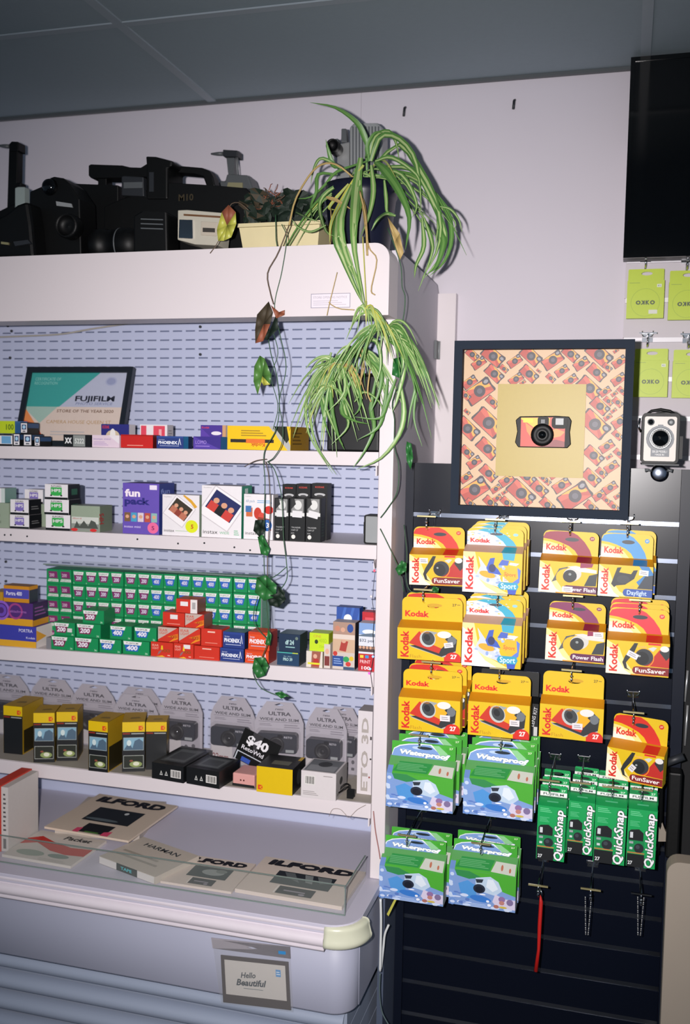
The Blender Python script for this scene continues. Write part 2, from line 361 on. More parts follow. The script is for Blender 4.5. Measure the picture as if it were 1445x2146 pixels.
# deck, bumper, corner cap, base
DZ = .619
def deck_out(front, xr, r):
    pts = [(XL, PEG-.003), (XL, front)]
    for k in range(9):
        w = math.radians(-90+90*k/8); pts.append((xr-r+r*math.cos(w), front+r+r*math.sin(w)))
    return pts + [(xr, PF+.01), (XR-.034, PF+.01), (XR-.034, PEG-.003)]
m = MB(); m.prism(deck_out(1.752, -.462, .06), DZ-.018, DZ, 'deck_beige', axis='z'); part(m, 'deck', 'beige deck over the base', bev=.004)
def sweep(prof, front, xr, r, m, mat, x_from, x_to_deg, xl=XL, deg0=-90):
    """profile (outward, z) swept along the front edge then round the right corner"""
    path = []
    if xl is not None: path.append((Vector((xl, front, 0)), Vector((0, -1, 0))))
    for k in range(13):
        w = math.radians(deg0+(x_to_deg-deg0)*k/12)
        path.append((Vector((xr-r+r*math.cos(w), front+r+r*math.sin(w), 0)), Vector((math.cos(w), math.sin(w), 0))))
    b = len(m.v); kk = m.mat(mat); n = len(prof)
    for p, nn in path:
        for a, z in prof: m.v.append(tuple(p + nn*a + Vector((0, 0, z))))
    for i in range(len(path)-1):
        for q in range(n-1):
            m.f.append((b+i*n+q, b+(i+1)*n+q, b+(i+1)*n+q+1, b+i*n+q+1)); m.mi.append(kk); m.sm.append(True)
    for i in (0, len(path)-1): m.f.append(tuple(b+i*n+q for q in range(n))); m.mi.append(kk); m.sm.append(False)
def arc(cx, cz, r, a0, a1, n=6): return [(cx+r*math.cos(math.radians(a0+(a1-a0)*k/n)), cz+r*math.sin(math.radians(a0+(a1-a0)*k/n))) for k in range(n+1)]
XB = at(678, 1950, y=1.75).x
prof = [(-.02, DZ-.004)] + arc(0, DZ-.010, .007, 90, -60) + [(-.001, DZ-.019)] + arc(.0, DZ-.034, .013, 70, -70) + [(.003, DZ-.048), (.006, DZ-.051), (.003, DZ-.056), (-.02, DZ-.056)]
m = MB(); b0 = MB()
n = len(prof); xa_, xb_ = XL, XB
for x in (xa_, xb_): b0.v += [(x, 1.758-a, z) for a, z in prof]
kk = b0.mat('bumper')
for q in range(n-1): b0.f.append((q, n+q, n+q+1, q+1)); b0.mi.append(kk); b0.sm.append(True)
part(b0, 'bumper_rail', 'ribbed white bumper rail')
m = MB(); sweep([(-.02, DZ-.003)] + arc(0.002, DZ-.012, .009, 90, -20, 4) + arc(.004, DZ-.036, .012, 30, -90, 6) + [(-.02, DZ-.056)], 1.758, -.459, .055, m, 'cap_cream', None, 0, xl=XB+.001)
part(m, 'corner_cap', 'cream rounded corner cap')
m = MB(); sweep([(-.02, DZ-.018), (0, DZ-.018), (0, .43), (-.004, .424), (-.02, .424)], 1.775, -.470, .05, m, 'base_blue', None, 0); m.box(-.53, -.471, 1.83, 2.2, .424, DZ-.02, 'base_blue'); part(m, 'base_panel', 'pale lilac blue base front')
m = MB()
for (za, zb, yy) in ((.375, .423, 1.80), (.33, .372, 1.805), (.285, .327, 1.81), (.24, .282, 1.815), (.10, .237, 1.82)):
    m.box(XL, -.49, yy+.012, 2.2, za, zb, 'base_step')
part(m, 'plinth', 'grey blue plinth')
for zc in (.400, .352, .304, .256):
    m = MB(); P_ = [(XL, 1.806-.004*k, 0) for k in range(2)]; n = 9; pr_ = [(1.812-.026*math.sin(math.pi*q/(n-1)), zc-.019*math.cos(math.pi*q/(n-1))) for q in range(n)]
    m.v += [(XL, a, z) for a, z in pr_]+[(-.492, a, z) for a, z in pr_]
    for q in range(n-1): m.f.append((q, n+q, n+q+1, q+1)); m.mi.append(m.mat('base_step')); m.sm.append(True)
    part(m, 'plinth_rib')
# hinge plate on the side panel
a = at(918, 735, y=W_Y-.03); m = MB(); m.box(XR, XR+.006, a.y-.035, a.y-.012, a.z-.022, a.z+.022, 'mid_grey'); m.tube([(XR+.006, a.y-.01, a.z-.022), (XR+.006, a.y-.01, a.z+.022)], .004, 'light_grey'); part(m, 'hinge', 'small grey hinge plate')

# ================================================================== BLACK SLATWALL DISPLAY
SX0, SX1 = -.4588, at(1441, 1250, y=S_Y).x
disp = thing('slatwall_display', 'black slatwall display board holding hooks beside the white cabinet', 'display board', (-.17, S_Y+.06, 0))
def dpart(mbx, name, label=None):
    o = mbx.build(name); o.parent = disp; o.matrix_parent_inverse = Matrix.Translation(-Vector((-.17, S_Y+.06, 0)))
    if label: o['label'] = label
    return o
STOP = 1.503
m = MB(); m.box(SX0, SX1, S_Y+.016, S_Y+.06, .02, STOP-.002, 'slat_trim'); dpart(m, 'core_board')
XI = at(1416, 1250, y=S_Y).x
m = MB(); m.box(SX0, SX0+.018, S_Y-.004, S_Y+.0155, .02, STOP, 'slat_trim'); dpart(m, 'edge_trim')
m = MB(); m.box(XI, SX1, S_Y-.004, S_Y+.0155, .02, STOP, 'slat_trim'); dpart(m, 'edge_trim')
gz = [1.391-.0755*k for k in range(18)]
prev = STOP
for g in gz + [.06]:
    m = MB(); m.box(SX0+.0185, XI-.0005, S_Y, S_Y+.0155, g+.005, prev-(.005 if prev != STOP else 0), 'slat_dark'); dpart(m, 'slat'); prev = g
for i, g in enumerate(gz[:-2]):
    m = MB(); m.box(SX0+.0185, XI-.0005, S_Y+.001, S_Y+.0155, g-.0045, g+.0045, 'alu'); dpart(m, 'rail', 'metal groove rail' if i == 0 else None)

# ================================================================== SHELF 1
Y1 = 1.986
BLK = '111316'; WHT = 'E4DFE2'
px_box('film_box', 'lime box with a blue end at the far left of the top shelf', 'box', -22, 31, 882, 908, 1.992, .05, 'B8CC22', F=[('t','4E6A18','100',.66,.3,.45,.3)], R=[('r','3B6FA8',0,0,1,1)], z=shelf_z(1, -1.38)+.029)
px_box('film_box', 'white box with black edges lying under the lime box', 'box', -30, 26, 910, 932, Y1, .055, WHT, F=[('r',BLK,0,0,1,.16),('r',BLK,0,.9,1,1),('r','6BA3CC',.6,.2,.95,.85)], R=[('r',BLK,0,0,1,1)], shelf=1)
for i, (a, b, c, d, yy, lab) in enumerate(((43, 58, 885, 907, 2.0, 'small black and white film box standing atop two others'), (28, 42, 908, 931, Y1, 'small black and white film box nearest the lime box'), (49, 67, 909, 931, Y1, 'small black and white film box, middle of the low row'), (72, 84, 914, 932, Y1, 'small black and white film box touching the award frame'))):
    zz = shelf_z(1, -1.33) + (.029 if i == 0 else 0)
    px_box('film_box', lab, 'box', a, b, c, d, yy, .045, BLK, F=[('r',WHT,.08,.08,.92,.92),('r','2A3D66',.2,.35,.8,.8),('e','A9D0E8',.5,.58,.2,.16),('r','454A55',.3,.15,.7,.25)], R=[('r','2D4C73',0,.5,1,.9)], z=zz)
# award frame leaning on the back
fa = thing('award_frame', 'black framed store of the year certificate leaning at the back of the top shelf', 'framed certificate', (0,0,0))
tl, tr = at(57, 769, y=2.17), at(279, 768, y=2.17); bl = at(50, 932, y=2.11)
wA = tr.x-tl.x; zA = shelf_z(1, bl.x); hA = math.hypot(tl.z-zA, .06)
fa.location = (tl.x, 2.11, zA+.0004); fa.rotation_euler.x = -math.atan2(.06, tl.z-zA)
m = MB(); bw = .011; m.prism([(0,0),(wA,0),(wA,hA),(0,hA)], 0, .014, 'frame_black', hole=[(bw*1.3,bw*1.3),(bw*1.3,hA-bw*1.3),(wA-bw*1.3,hA-bw*1.3),(wA-bw*1.3,bw*1.3)]); m.build('frame', fa)
m = MB(); m.box(.006, wA-.006, .006, .012, .006, hA-.006, 'B9BCD2')
art(m, (.013, .006, .013), (1,0,0), (0,0,1), wA-.026, hA-.026, [('r','B4B8CC',0,0,1,1),('p','3E9C96',[(0,1),(.72,1),(.18,.28),(0,.47)]),('r','D5C3B8',0,0,1,.5),('p','9FBBB0',[(0,.5),(.33,.5),(.17,.26),(0,.46)]),('p','C9583E',[(0,.47),(.27,0),(0,0)]),('p','A02A3C',[(0,.22),(.27,0),(0,0)]),('p','E08A50',[(0,.47),(.12,.26),(0,.3)]),
  ('t','1E2230','FUJIFILM',.50,.585,.075,.40,0,.03),('t','7E86A8','PHOTO SERVICE',.51,.53,.038,.38,0,.01,.2),('t','6b4a35','STORE OF THE YEAR 2020',.33,.42,.042,.58,0,.012),('t','B28F62','CAMERA HOUSE QUEEN ST',.24,.26,.05,.66,0,0),
  ('t','8CC8C0','CERTIFICATE OF',.05,.88,.045,.27,0,0),('t','8CC8C0','RECOGNITION',.05,.82,.045,.24,0,0),('e','A6ABC6',.84,.87,.06,.065),('e','9298B8',.84,.87,.045,.048),('l','B7B3B4',.3,.08,.7,.16,2)])
m.build('certificate', fa); m = MB(); m.box(.008, wA-.008, .0125, .0150, .008, hA-.008, 'dark_grey'); m.build('backing', fa)
m = MB(); m.prism([(.0151,.008),(.055,.008),(.0151,hA*.55)], wA*.45, wA*.55, 'dark_grey', axis='x'); m.build('easel_foot', fa)
px_box('film_box', 'black and grey box marked XX in front of the award frame', 'box', 133, 190, 911, 934, Y1, .034, BLK, F=[('t','E8E8E8','XX',.05,.3,.45,.26,0,.05),('r','8A8F8C',.36,.04,.8,.96),('t','D5D8D4','5222',.42,.3,.4,.34)], shelf=1)
px_box('film_box', 'pale pink box with purple print beside the XX box', 'box', 193, 250, 912, 935, Y1, .05, 'DDC9D6', F=[('t','8A6FB0','instax mini',.06,.62,.15,.62,0,0),('l','B59CC4',.06,.14,.6,.5,3),('p','E6DDE2',[(.6,1),(1,1),(1,.3)])], shelf=1)
p = px_box('film_box', 'dark blue hanging card box with white oval, behind the red box', 'box', 212, 270, 889, 913, 2.045, .03, '2A2C78', F=[('e','CDBBA0',.42,.45,.25,.28),('e','E8E4E0',.42,.5,.1,.3),('t','D03838','KODAK',.05,.8,.14,.25)], R=[('r','C9C3C4',0,0,1,1)], z=shelf_z(1, -1.1)+.003)
m = MB(); x_ = p.location.x; m.box(-.02, .02, -.004, .0, -.0022, -.0004, '2A2C78'); m.build('card_tab', p)
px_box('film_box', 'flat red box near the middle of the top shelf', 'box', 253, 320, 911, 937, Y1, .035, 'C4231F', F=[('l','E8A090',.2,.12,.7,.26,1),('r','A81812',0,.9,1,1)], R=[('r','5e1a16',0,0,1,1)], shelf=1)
px_box('film_box', 'white and pink banded box sitting behind the red box', 'box', 293, 350, 890, 914, 2.03, .03, WHT, F=[('r','D9475C',.04,.1,.24,.95),('r','D9475C',.5,.1,.92,.95),('r','E9A8AE',.7,.2,.8,.8)], R=[('r','B9B4B8',0,0,1,1),('l','8a8488',.2,.2,.8,.8,5)], z=shelf_z(1, -1.02)+.002)
def phoenix(c1, c2): return [('r',c2,0,.86,1,1),('t','E9ECF4','PHOENIX',.06,.36,.24,.72,0,.04),('t','C6CCE2','harman',.08,.66,.12,.22,0,0),('l','B4BCD8',.12,.16,.84,.26,1),('p','E9ECF4',[(.80,.3),(.86,.86),(.92,.3),(.9,.3),(.86,.7),(.83,.3)])]
px_box('film_box', 'blue box with white bird logo on the top shelf', 'box', 328, 384, 914, 939, Y1, .045, '273A7A', F=phoenix('', '2F4C90'), R=[('r','2F7FB0',0,0,.55,1),('r','1c2a50',.55,0,1,1)], shelf=1)
px_box('film_box', 'tall purple box standing behind the small purple box', 'box', 420, 473, 891, 937, 2.03, .03, '4A3490', F=[('p','5B3FA2',[(0,0),(0,.9),(.9,0)]),('e','E8E0E8',.62,.66,.2,.08),('t','D04050','Kodak',.05,.86,.08,.3),('r','C89A70',.86,.4,1,1)], R=[('r','D6D0CC',0,0,1,1)], shelf=1)
px_box('film_box', 'small purple box leaning low in front of the tall purple one', 'box', 405, 462, 915, 940, Y1, .04, '3C2C84', F=[('p','5540A0',[(0,1),(1,0),(0,0)]),('t','A88CD8','LOMO',.08,.4,.3,.4,0,0),('l','9C80D0',.08,.15,.6,.3,1)], R=[('r','3070a8',0,0,1,1)], shelf=1)
px_box('film_carton', 'long yellow carton with an upside down name and dark band on the top shelf', 'box', 476, 608, 893, 942, Y1, .125, 'EBBE10', F=[('r','2A2320',.05,.30,.74,.44),('r','E0702A',.30,.28,.60,.46),('t','C23A18','Kodak',.60,.27,.14,.22,180),('l','9a7a20',.22,.55,.62,.85,3),('p','ADADA8',[(.66,1),(.96,0),(1,0),(1,.2),(.88,1)]),('p','1E2416',[(.74,1),(.94,.3),(.98,.45),(.94,1)]),('p','EBBE10',[(.70,.6),(.85,.1),(.9,.1),(.74,.8)])], R=[('r','A8801C',0,0,1,1),('l','6d5212',.1,.2,.6,.8,4)], shelf=1)

# ================================================================== SHELF 2
Y2 = 1.986
def badge(c): return [('r',BLK,0,0,1,.14),('t','23262a','ILFORD',.28,.83,.10,.44,0,.02),('p',c,[(.26,.32),(.26,.80),(.74,.80),(.74,.32),(.6,.24),(.4,.24)]),('t',WHT,'HP5',.3,.50,.2,.40,0,.03),('e','23262a',.28,.26,.05,.05),('e','23262a',.72,.26,.05,.05)]
zb = None
for i, (a, b, c, d, lab) in enumerate(((96, 147, 1079, 1109, 'white box with a green badge, bottom of its stack of three'), (93, 144, 1047, 1077, 'white box with a green badge, middle of its stack of three'), (94, 142, 1015, 1044, 'white box with a green badge, topmost of its stack of three'))):
    o = px_box('film_box', lab, 'box', a, b, c, d, Y2, .05, WHT, F=badge('36A84C'), R=[('r',BLK,0,0,1,1),('r','2a5a44',.3,.3,.8,.7)], z=(shelf_z(2, -1.28) if zb is None else zb), group='green badge boxes stacked on the second shelf'); zb = top(o)
zb = None
for i, (a, b, c, d, lab) in enumerate(((21, 61, 1079, 1107, 'white box with a purple badge, lower of two at the left'), (22, 60, 1047, 1077, 'white box with a purple badge and black end, upper of two at the left'))):
    o = px_box('film_box', lab, 'box', a, b, c, d, Y2, .05, WHT, F=badge('7C6CB4'), R=[('r',BLK,0,0,1,1),('l','777777',.2,.3,.8,.6,2)], z=(shelf_z(2, -1.36) if zb is None else zb), group='purple badge boxes on the second shelf'); zb = top(o)
SAGE = '93A08C'
o = px_box('paper_box', 'sage green box standing between the purple and green badge stacks', 'box', 60, 96, 1056, 1110, 2.05, .05, SAGE, F=[('l','7a8674',.1,.1,.5,.9,3)], shelf=2); zb = top(o)
px_box('film_box', 'white box with a purple badge set back on the sage box', 'box', 52, 90, 1026, 1056, 2.052, .045, WHT, F=badge('7C6CB4'), R=[('r','9aa0a8',0,0,1,1)], z=zb)
o = px_box('paper_box', 'sage green box at the left edge behind the purple badge boxes', 'box', -14, 19, 1054, 1106, Y2, .06, SAGE, F=[('l','7a8674',.1,.1,.5,.9,3),('r','262b28',0,0,.3,1)], shelf=2); zb = top(o)
px_box('film_box', 'white box with a greenish end at the far left of the second shelf', 'box', -14, 10, 1023, 1052, 1.99, .045, WHT, F=[('r','C5D0CC',.7,0,1,1)], R=[('r','6d8f86',0,0,1,1)], z=zb)
px_box('film_box', 'dark box set back behind the top green badge box', 'box', 118, 152, 1018, 1110, 2.06, .05, '3A4252', shelf=2)
px_box('film_pack', 'sage green box with a black and white street picture and red dots', 'box', 149, 209, 1060, 1114, Y2, .055, SAGE, F=[('r','C9CCC4',.02,.3,.96,.56),('r','8A9088',0,.02,.98,.30),('p','4d524c',[(.1,.12),(.2,.4),(.3,.2),(.45,.42),(.6,.2),(.7,.45),(.85,.38),(.95,.12)]),('e','D03030',.12,.06,.12,.06),('e','D03030',.78,.06,.12,.06),('t','B03030','ilford',.06,.47,.06,.3,0,0)], R=[('r','6f7a68',0,0,1,1),('t','A83030','HP5',.3,.3,.35,.42,90)], T=[('r','A9B4A0',0,0,1,1)], shelf=2)
def person_photo(u0, v0, u1, v1, sky='4E86B8', skin='C98E6C', cloth='9E2C2C'):
    w, h = u1-u0, v1-v0
    return [('r',sky,u0,v0,u1,v1),('p',cloth,[(u0+.1*w,v0),(u0+.2*w,v0+.4*h),(u0+.75*w,v0+.4*h),(u0+.9*w,v0)]),('e',skin,u0+.5*w,v0+.58*h,.17*w,.2*h),('p','2b1c16',[(u0+.3*w,v0+.62*h),(u0+.4*w,v0+.9*h),(u0+.62*w,v0+.9*h),(u0+.7*w,v0+.6*h),(u0+.5*w,v0+.74*h)])]
def rotp(ops_rect, cu, cv, ang, asp):
    """rotate polygon points about a centre; asp = face W/H"""
    c, s_ = math.cos(math.radians(ang)), math.sin(math.radians(ang)); r = []
    for u, v in ops_rect:
        x, y = (u-cu)*asp, v-cv; r.append((cu+(x*c-y*s_)/asp, cv+x*s_+y*c))
    return r
def tilted_print(cu, cv, w, h, ang, asp, cols):
    """instant picture: white border, dark picture with figures"""
    Rr = lambda a, b, c, d: rotp([(cu+a*w, cv+b*h), (cu+c*w, cv+b*h), (cu+c*w, cv+d*h), (cu+a*w, cv+d*h)], cu, cv, ang, asp)
    o = [('p','C9C2C6',Rr(-.53,-.53,.53,.53)),('p','EDE8EA',Rr(-.5,-.5,.5,.5)),('p',cols[0],Rr(-.43,-.24,.43,.43))]
    for i, cx in enumerate((-.25, .02, .26)):
        o.append(('p',cols[1+i % 2],Rr(cx-.14,-.24,cx+.14,.05))); q = rotp([(cu+cx*w, cv+.13*h)], cu, cv, ang, asp)[0]
        o.append(('e','D39A7C',q[0],q[1],.09*w,.09*h))
    return o
px_box('film_pack', 'tall purple box reading fun pack with five small pictures', 'box', 257, 333, 1013, 1120, Y2, .075, '6650AE', F=[('t','F4E6F0','fun',.06,.74,.14,.42,0,.04),('t','2E2A78','pack',.05,.585,.13,.70,0,.045),('r','E8DEF0',.74,.88,.94,.97)]+sum([[('r',c,.05+.185*i,.24,.21+.185*i,.42),('e','D8A080',.13+.185*i,.34,.05,.035)] for i, c in enumerate(('7A5A3C','4A9CC0','D8C8D0','B85040','8CB4B0'))],[])+[('t','D9CCEC','instax mini',.05,.12,.045,.45,0,.01),('e','E86A98',.84,.13,.15,.11),('t','8A2C60','5',.80,.09,.08,.08)], R=[('r','2C3A80',0,0,1,1),('t','8090C8','fun',.1,.8,.1,.6)], shelf=2)
px_box('film_pack', 'square white instant film box with a yellow sticker', 'box', 340, 417, 1037, 1124, Y2, .03, WHT, F=tilted_print(.46,.60,.62,.54,-36,.9,('3C3428','B87058','8C3C30'))+[('p','D8A030',[(.56,.98),(.78,.80),(.88,.68),(.95,.72),(.8,.88),(.6,1)]),('e','D9E021',.80,.24,.17,.155),('t','C04018','5',.78,.19,.1,.07,0,.03),('t','2c2c2c','instax',.05,.09,.07,.28,0,0),('l','AFC0A8',.36,.1,.7,.14,1),('t','9a9a9a','fujifilm',.05,.93,.03,.2,0,0)], R=[('r','8FA08C',0,0,1,1)], shelf=2)
px_box('film_pack', 'larger white wide instant film box with a picture of three people', 'box', 422, 505, 1018, 1128, Y2, .06, WHT, F=tilted_print(.5,.56,.86,.6,-33,.75,('232A5C','C84038','1b1b1f'))+[('t','2c2c2c','instax',.04,.07,.075,.37,0,0),('t','5FA87C','WIDE',.46,.07,.05,.24,0,0),('t','9a9a9a','fujifilm',.05,.95,.022,.2,0,0),('l','6FB08A',.82,.05,.95,.16,3)], R=[('r','2E8C6C',0,0,1,1),('r','C9D6D0',.3,.1,.6,.95)], shelf=2)
px_box('film_pack', 'white instant film box with cartoon style figures and a blue circle', 'box', 510, 571, 1036, 1132, Y2, .03, WHT, F=[('r','C86A40',.08,.50,.30,.70),('r','3E6EA8',.06,.60,.26,.74),('e','C03828',.48,.58,.13,.13),('e','D0483C',.62,.5,.12,.1),('e','CC2C24',.86,.66,.16,.09),('p','8C3A28',[(.4,.3),(.5,.5),(.9,.46),(.95,.2),(.6,.35)]),('e','2F62A8',.80,.32,.17,.13),('t','F0F0F0','3',.78,.27,.11,.09,0,.02),('t','444444','instax',.06,.1,.07,.4,0,0),('t','6C8CA8','60 pack',.08,.82,.06,.3,0,0),('l','6FA4D0',.46,.8,.95,.88,2),('t','9a9a9a','fujifilm',.05,.94,.024,.2,0,0)], R=[('r','B9B4B8',0,0,1,1)], shelf=2)
cols3 = [(574, 604, 1044, 1132), (606, 638, 1044, 1133), (640, 671, 1044, 1134)]
back3 = [(590, 618, 1015, 1133), (619, 648, 1014, 1134), (652, 684, 1013, 1135)]
def blackpack(w_): return [('r','D8D8D6',.04,.58,.96,.66),('r','8B8B8A',.10,.66,.9,.98),('e','D5D5D2',.52,.84,.26,.11),('p','2a2a2a',[(.1,.98),(.1,.74),(.4,.86),(.3,.98)]),('e','E2DED8',.26,.10,.13,.05),('t','BDBDBD','THUNDER',.12,.30,.035,.6,0,0),('t','BDBDBD','CAM 27',.12,.24,.035,.45,0,0),('t','BDBDBD','ISO',.12,.17,.03,.2,0,0)]
for i, (a, b, c, d) in enumerate(back3):
    px_box('camera_carton', ('left', 'middle', 'right')[i]+'most black carton with red lettering in the rear row of three' if i != 1 else 'middle black carton with red lettering in the rear row of three', 'box', a, b, c, d, 2.03, .03, '0F1113', F=[('t','C8443A','KODAK',.2,.92,.03,.6,0,.02),('e','B8B8BA',.5,.80,.36,.03),('e','3a3a3c',.5,.78,.22,.02)], shelf=2, group='black cartons in the rear row')
for i, (a, b, c, d) in enumerate(cols3):
    o = px_box('camera_carton', ('left black carton with a grey portrait and white price sticker in the front row', 'middle black carton with a grey portrait and white price sticker in the front row', 'right black carton with a grey portrait and tilted price sticker in the front row')[i], 'box', a, b, c, d, Y2, .03, '0F1113', F=blackpack(0), R=[('r','16181a',0,0,1,1),('l','2c4a38',.2,.1,.8,.5,6)], shelf=2, group='black cartons in the front row')
    m = MB(); w_ = .022; m.box(-w_/2, w_/2, -.0007, 0, -.007, .007, 'DAD8DA'); st = m.build('price_sticker', o, (0, -.0156, .058)); st.rotation_euler.y = (0, .04, .22)[i]
# small black rimmed clear case at the right end
o = thing('clear_case', 'small clear case with a black rim at the right end of the second shelf', 'case', (0,0,0)); a, b = at(760, 1138, y=1.99), at(795, 1080, y=1.99)
o.location = ((a.x+b.x)/2, 2.01, shelf_z(2, a.x)); wc, hc = b.x-a.x-.002, b.z-shelf_z(2, a.x)
m = MB(); m.prism(rrect(-wc/2, wc/2, 0, hc, .005), -.018, .018, 'black_plastic', hole=rrect(-wc/2+.003, wc/2-.003, .003, hc-.003, .003)[::-1]); m.box(-wc/2-.004, -wc/2, -.006, .008, .02, .045, 'black_plastic'); m.build('rim', o)
m = MB(); m.box(-wc/2+.003, wc/2-.003, -.015, .012, .003, hc-.003, 'light_grey'); m.build('face', o)

# ================================================================== SHELF 3
Y3 = 1.986
OR = 'C8861E'
z3 = shelf_z(3, -1.36)
o = px_box('film_carton', 'blue box with a yellow base at the far left, bottom of its stack', 'box', -18, 76, 1311, 1357, Y3, .07, '3A3CA0', F=[('r','D9A22A',0,0,1,.30),('t','E8E4F4','PORTRA',.62,.72,.16,.3,0,0),('t','E8E4F4','Kodak',.78,.42,.1,.2,0,0)], R=[('r','DAD3D0',0,0,1,1),('p','E0A23A',[(.0,.3),(.6,.45),(0,.85)])], shelf=3); zt = top(o)
o = px_box('film_carton', 'long purple swirled box with a gold base on the blue and yellow box', 'box', -25, 69, 1262, 1311, Y3+.002, .065, '4E2A70', F=[('r','D49A22',0,0,1,.3),('o','6A48B0',.3,.62,.12,.5),('o','8A5AC0',.3,.62,.19,.25),('o','9A3E80',.62,.62,.16,.25),('t','B070C0','ektachrome',.50,.56,.12,.36,0,0)], R=[('r','2E1E48',0,0,1,1),('r','C88C20',0,0,1,.26),('l','8A4A90',.1,.4,.8,.85,3)], z=zt); zt = top(o)
px_box('film_box', 'small blue and gold box on top of the left hand pile', 'box', 8, 61, 1228, 1262, Y3+.004, .035, OR, F=[('r','4A48A8',.0,.24,1,.80),('t','E8E4F4','Portra 400',.1,.42,.24,.62,0,.02)], R=[('r','2F3040',0,0,1,1),('r','C8861E',0,.78,1,1)], T=[('r','A86E1C',0,0,1,1)], z=zt)
px_box('film_box', 'olive gold box at the left edge behind the small blue and gold box', 'box', -22, 6, 1240, 1262, Y3+.01, .05, 'B98C20', z=zt)
# wall of small green film boxes, sixteen columns by five rows
GR = '128A50'
def green_face(lc, num, flip=False):
    ops = [('r','0C7040',0,0,1,.05),('p',lc,[(.08,.72),(.84,.72),(.72,.24),(.20,.24)]),('p','E2E4E0',[(.06,.90),(.88,.90),(.82,.68),(.10,.68)]),('t','2A5A44','FUJIFILM',.14,.74,.10,.6,0,0),('t','D8D0E4',num,.26,.34,.26,.42,0,.03,.15),('t','A8D8B8','36',.04,.08,.1,.10,0,0)]
    if flip: ops = [('p',lc,[(.14,.86),(.86,.86),(.92,.40),(.22,.40)]),('p','D4DAD2',[(.18,.34),(.96,.34),(.98,.16),(.10,.16)]),('t','C8A8C0',num,.24,.5,.22,.4,0,.03),('t','2A5A44','FUJIFILM',.18,.20,.09,.7,0,0)]
    return ops
zr0 = shelf_z(3, -1.1); yg = 2.05
random.seed(2); p0 = at(97, 1320, y=yg); p1 = at(545, 1320, y=yg); cw = (p1.x-p0.x)/16; rh = .0357
proto = {}
for key, lc, num, fl in (('flip','7A2C62','200',True),('p','7A2C62','200',False),('b','2F62B8','400',False)):
    proto[key] = carton_mb(cw-.0012, .055, rh-.0006, GR, F=green_face(lc, num, fl), T=[('r','2E9A68',0,0,1,1)])
cnt = {}
for r_ in range(5):
    for c_ in range(16):
        key = 'flip' if c_ < 2 else 'p' if c_ < 8 else 'b'
        loc = (p0.x+cw*(c_+.5)+(.002 if (c_//2) % 2 else 0), yg+.0275+random.uniform(0, .002), shelf_z(3, p0.x+cw*(c_+.5))+r_*rh)
        if key not in cnt: o = cnt[key] = proto[key].build('film_box', None, loc)
        else: o = cnt[key].copy(); COL.objects.link(o); o.location = loc
        rn = ('bottom row','fourth row','middle row','second row','top row')[r_]; cn = ('leftmost','second','third','fourth','fifth','sixth','seventh','eighth','ninth','tenth','eleventh','twelfth','thirteenth','fourteenth','fifteenth','rightmost')[c_]
        lab = {'flip':'upside down maroon and green film box', 'p':'green film box with maroon 200 panel', 'b':'green film box with blue 400 panel'}[key] + ', %s, %s in the tall stack' % (cn, rn)
        tag(o, lab, 'film box', {'flip':'upside down green boxes in the tall stack','p':'green 200 boxes in the tall stack','b':'green 400 boxes in the tall stack'}[key])
def big_green(lc, num): return [('r','0D7A46',0,0,1,.06),('p',lc,[(.06,.74),(.66,.74),(.56,.24),(.12,.24)]),('p','E8E6E4',[(.02,.94),(.72,.94),(.68,.70),(.04,.70)]),('t','3A4A44','FUJIFILM',.12,.77,.10,.46,0,.01),('t','EDE6F0',num,.14,.33,.32,.42,0,.04,.15),('t','C8E8D0','36',.84,.08,.14,.1,0,0)]
G = 'green three roll film boxes in front of the tall stack'
rows = [((107,155,1331,1361,'p'),(156,206,1333,1364,'p'),(208,254,1337,1368,'b'),(257,313,1341,1372,'b')), ((112,156,1299,1331,'p'),(159,210,1301,1333,'p'),(229,275,1304,1336,'b'),(280,327,1306,1338,'b')), ((171,216,1268,1300,'p'),)]
labs = [('large green film box with a maroon 200 panel, first of the bottom row','large green film box with a maroon 200 panel, second of the bottom row','large green film box with a blue 400 panel, third of the bottom row','wide green film box with a blue 400 panel beside the red boxes'),('large green 200 film box with a torn white sticker, upper row','large green 200 film box directly under the topmost one','large green 400 film box, left of the two blue ones above','large green 400 film box, right of the two blue ones above'),('large green 200 film box on top of the front pile',)]
zt = shelf_z(3, -1.25); zt2 = None
for ri, row in enumerate(rows):
    for bi, (a, b, c, d, k) in enumerate(row):
        xm = at((a+b)/2, d, y=Y3).x; z_ = shelf_z(3, xm)+ri*.0322
        A, B = at(a, d, y=Y3), at(b, d, y=Y3); w_ = B.x-A.x-.001
        o = carton_mb(w_, .05, .0318, GR, F=big_green('7A2450' if k == 'p' else '2462B0', '200' if k == 'p' else '400'), R=[('r','0E6E42',0,0,1,1)]).build('film_box', None, (xm, Y3+.025+ri*.002, z_)); tag(o, labs[ri][bi], 'film box', G)
        if (ri, bi) == (1, 0): m = MB(); m.box(.008, .02, -.0262, -.0253, .010, .019, 'D6D2D2'); m.build('torn_sticker', o)
px_box('film_box', 'small clear grey box at the left end of the green boxes', 'box', 97, 107, 1336, 1360, Y3, .04, '7D7C80', shelf=3)
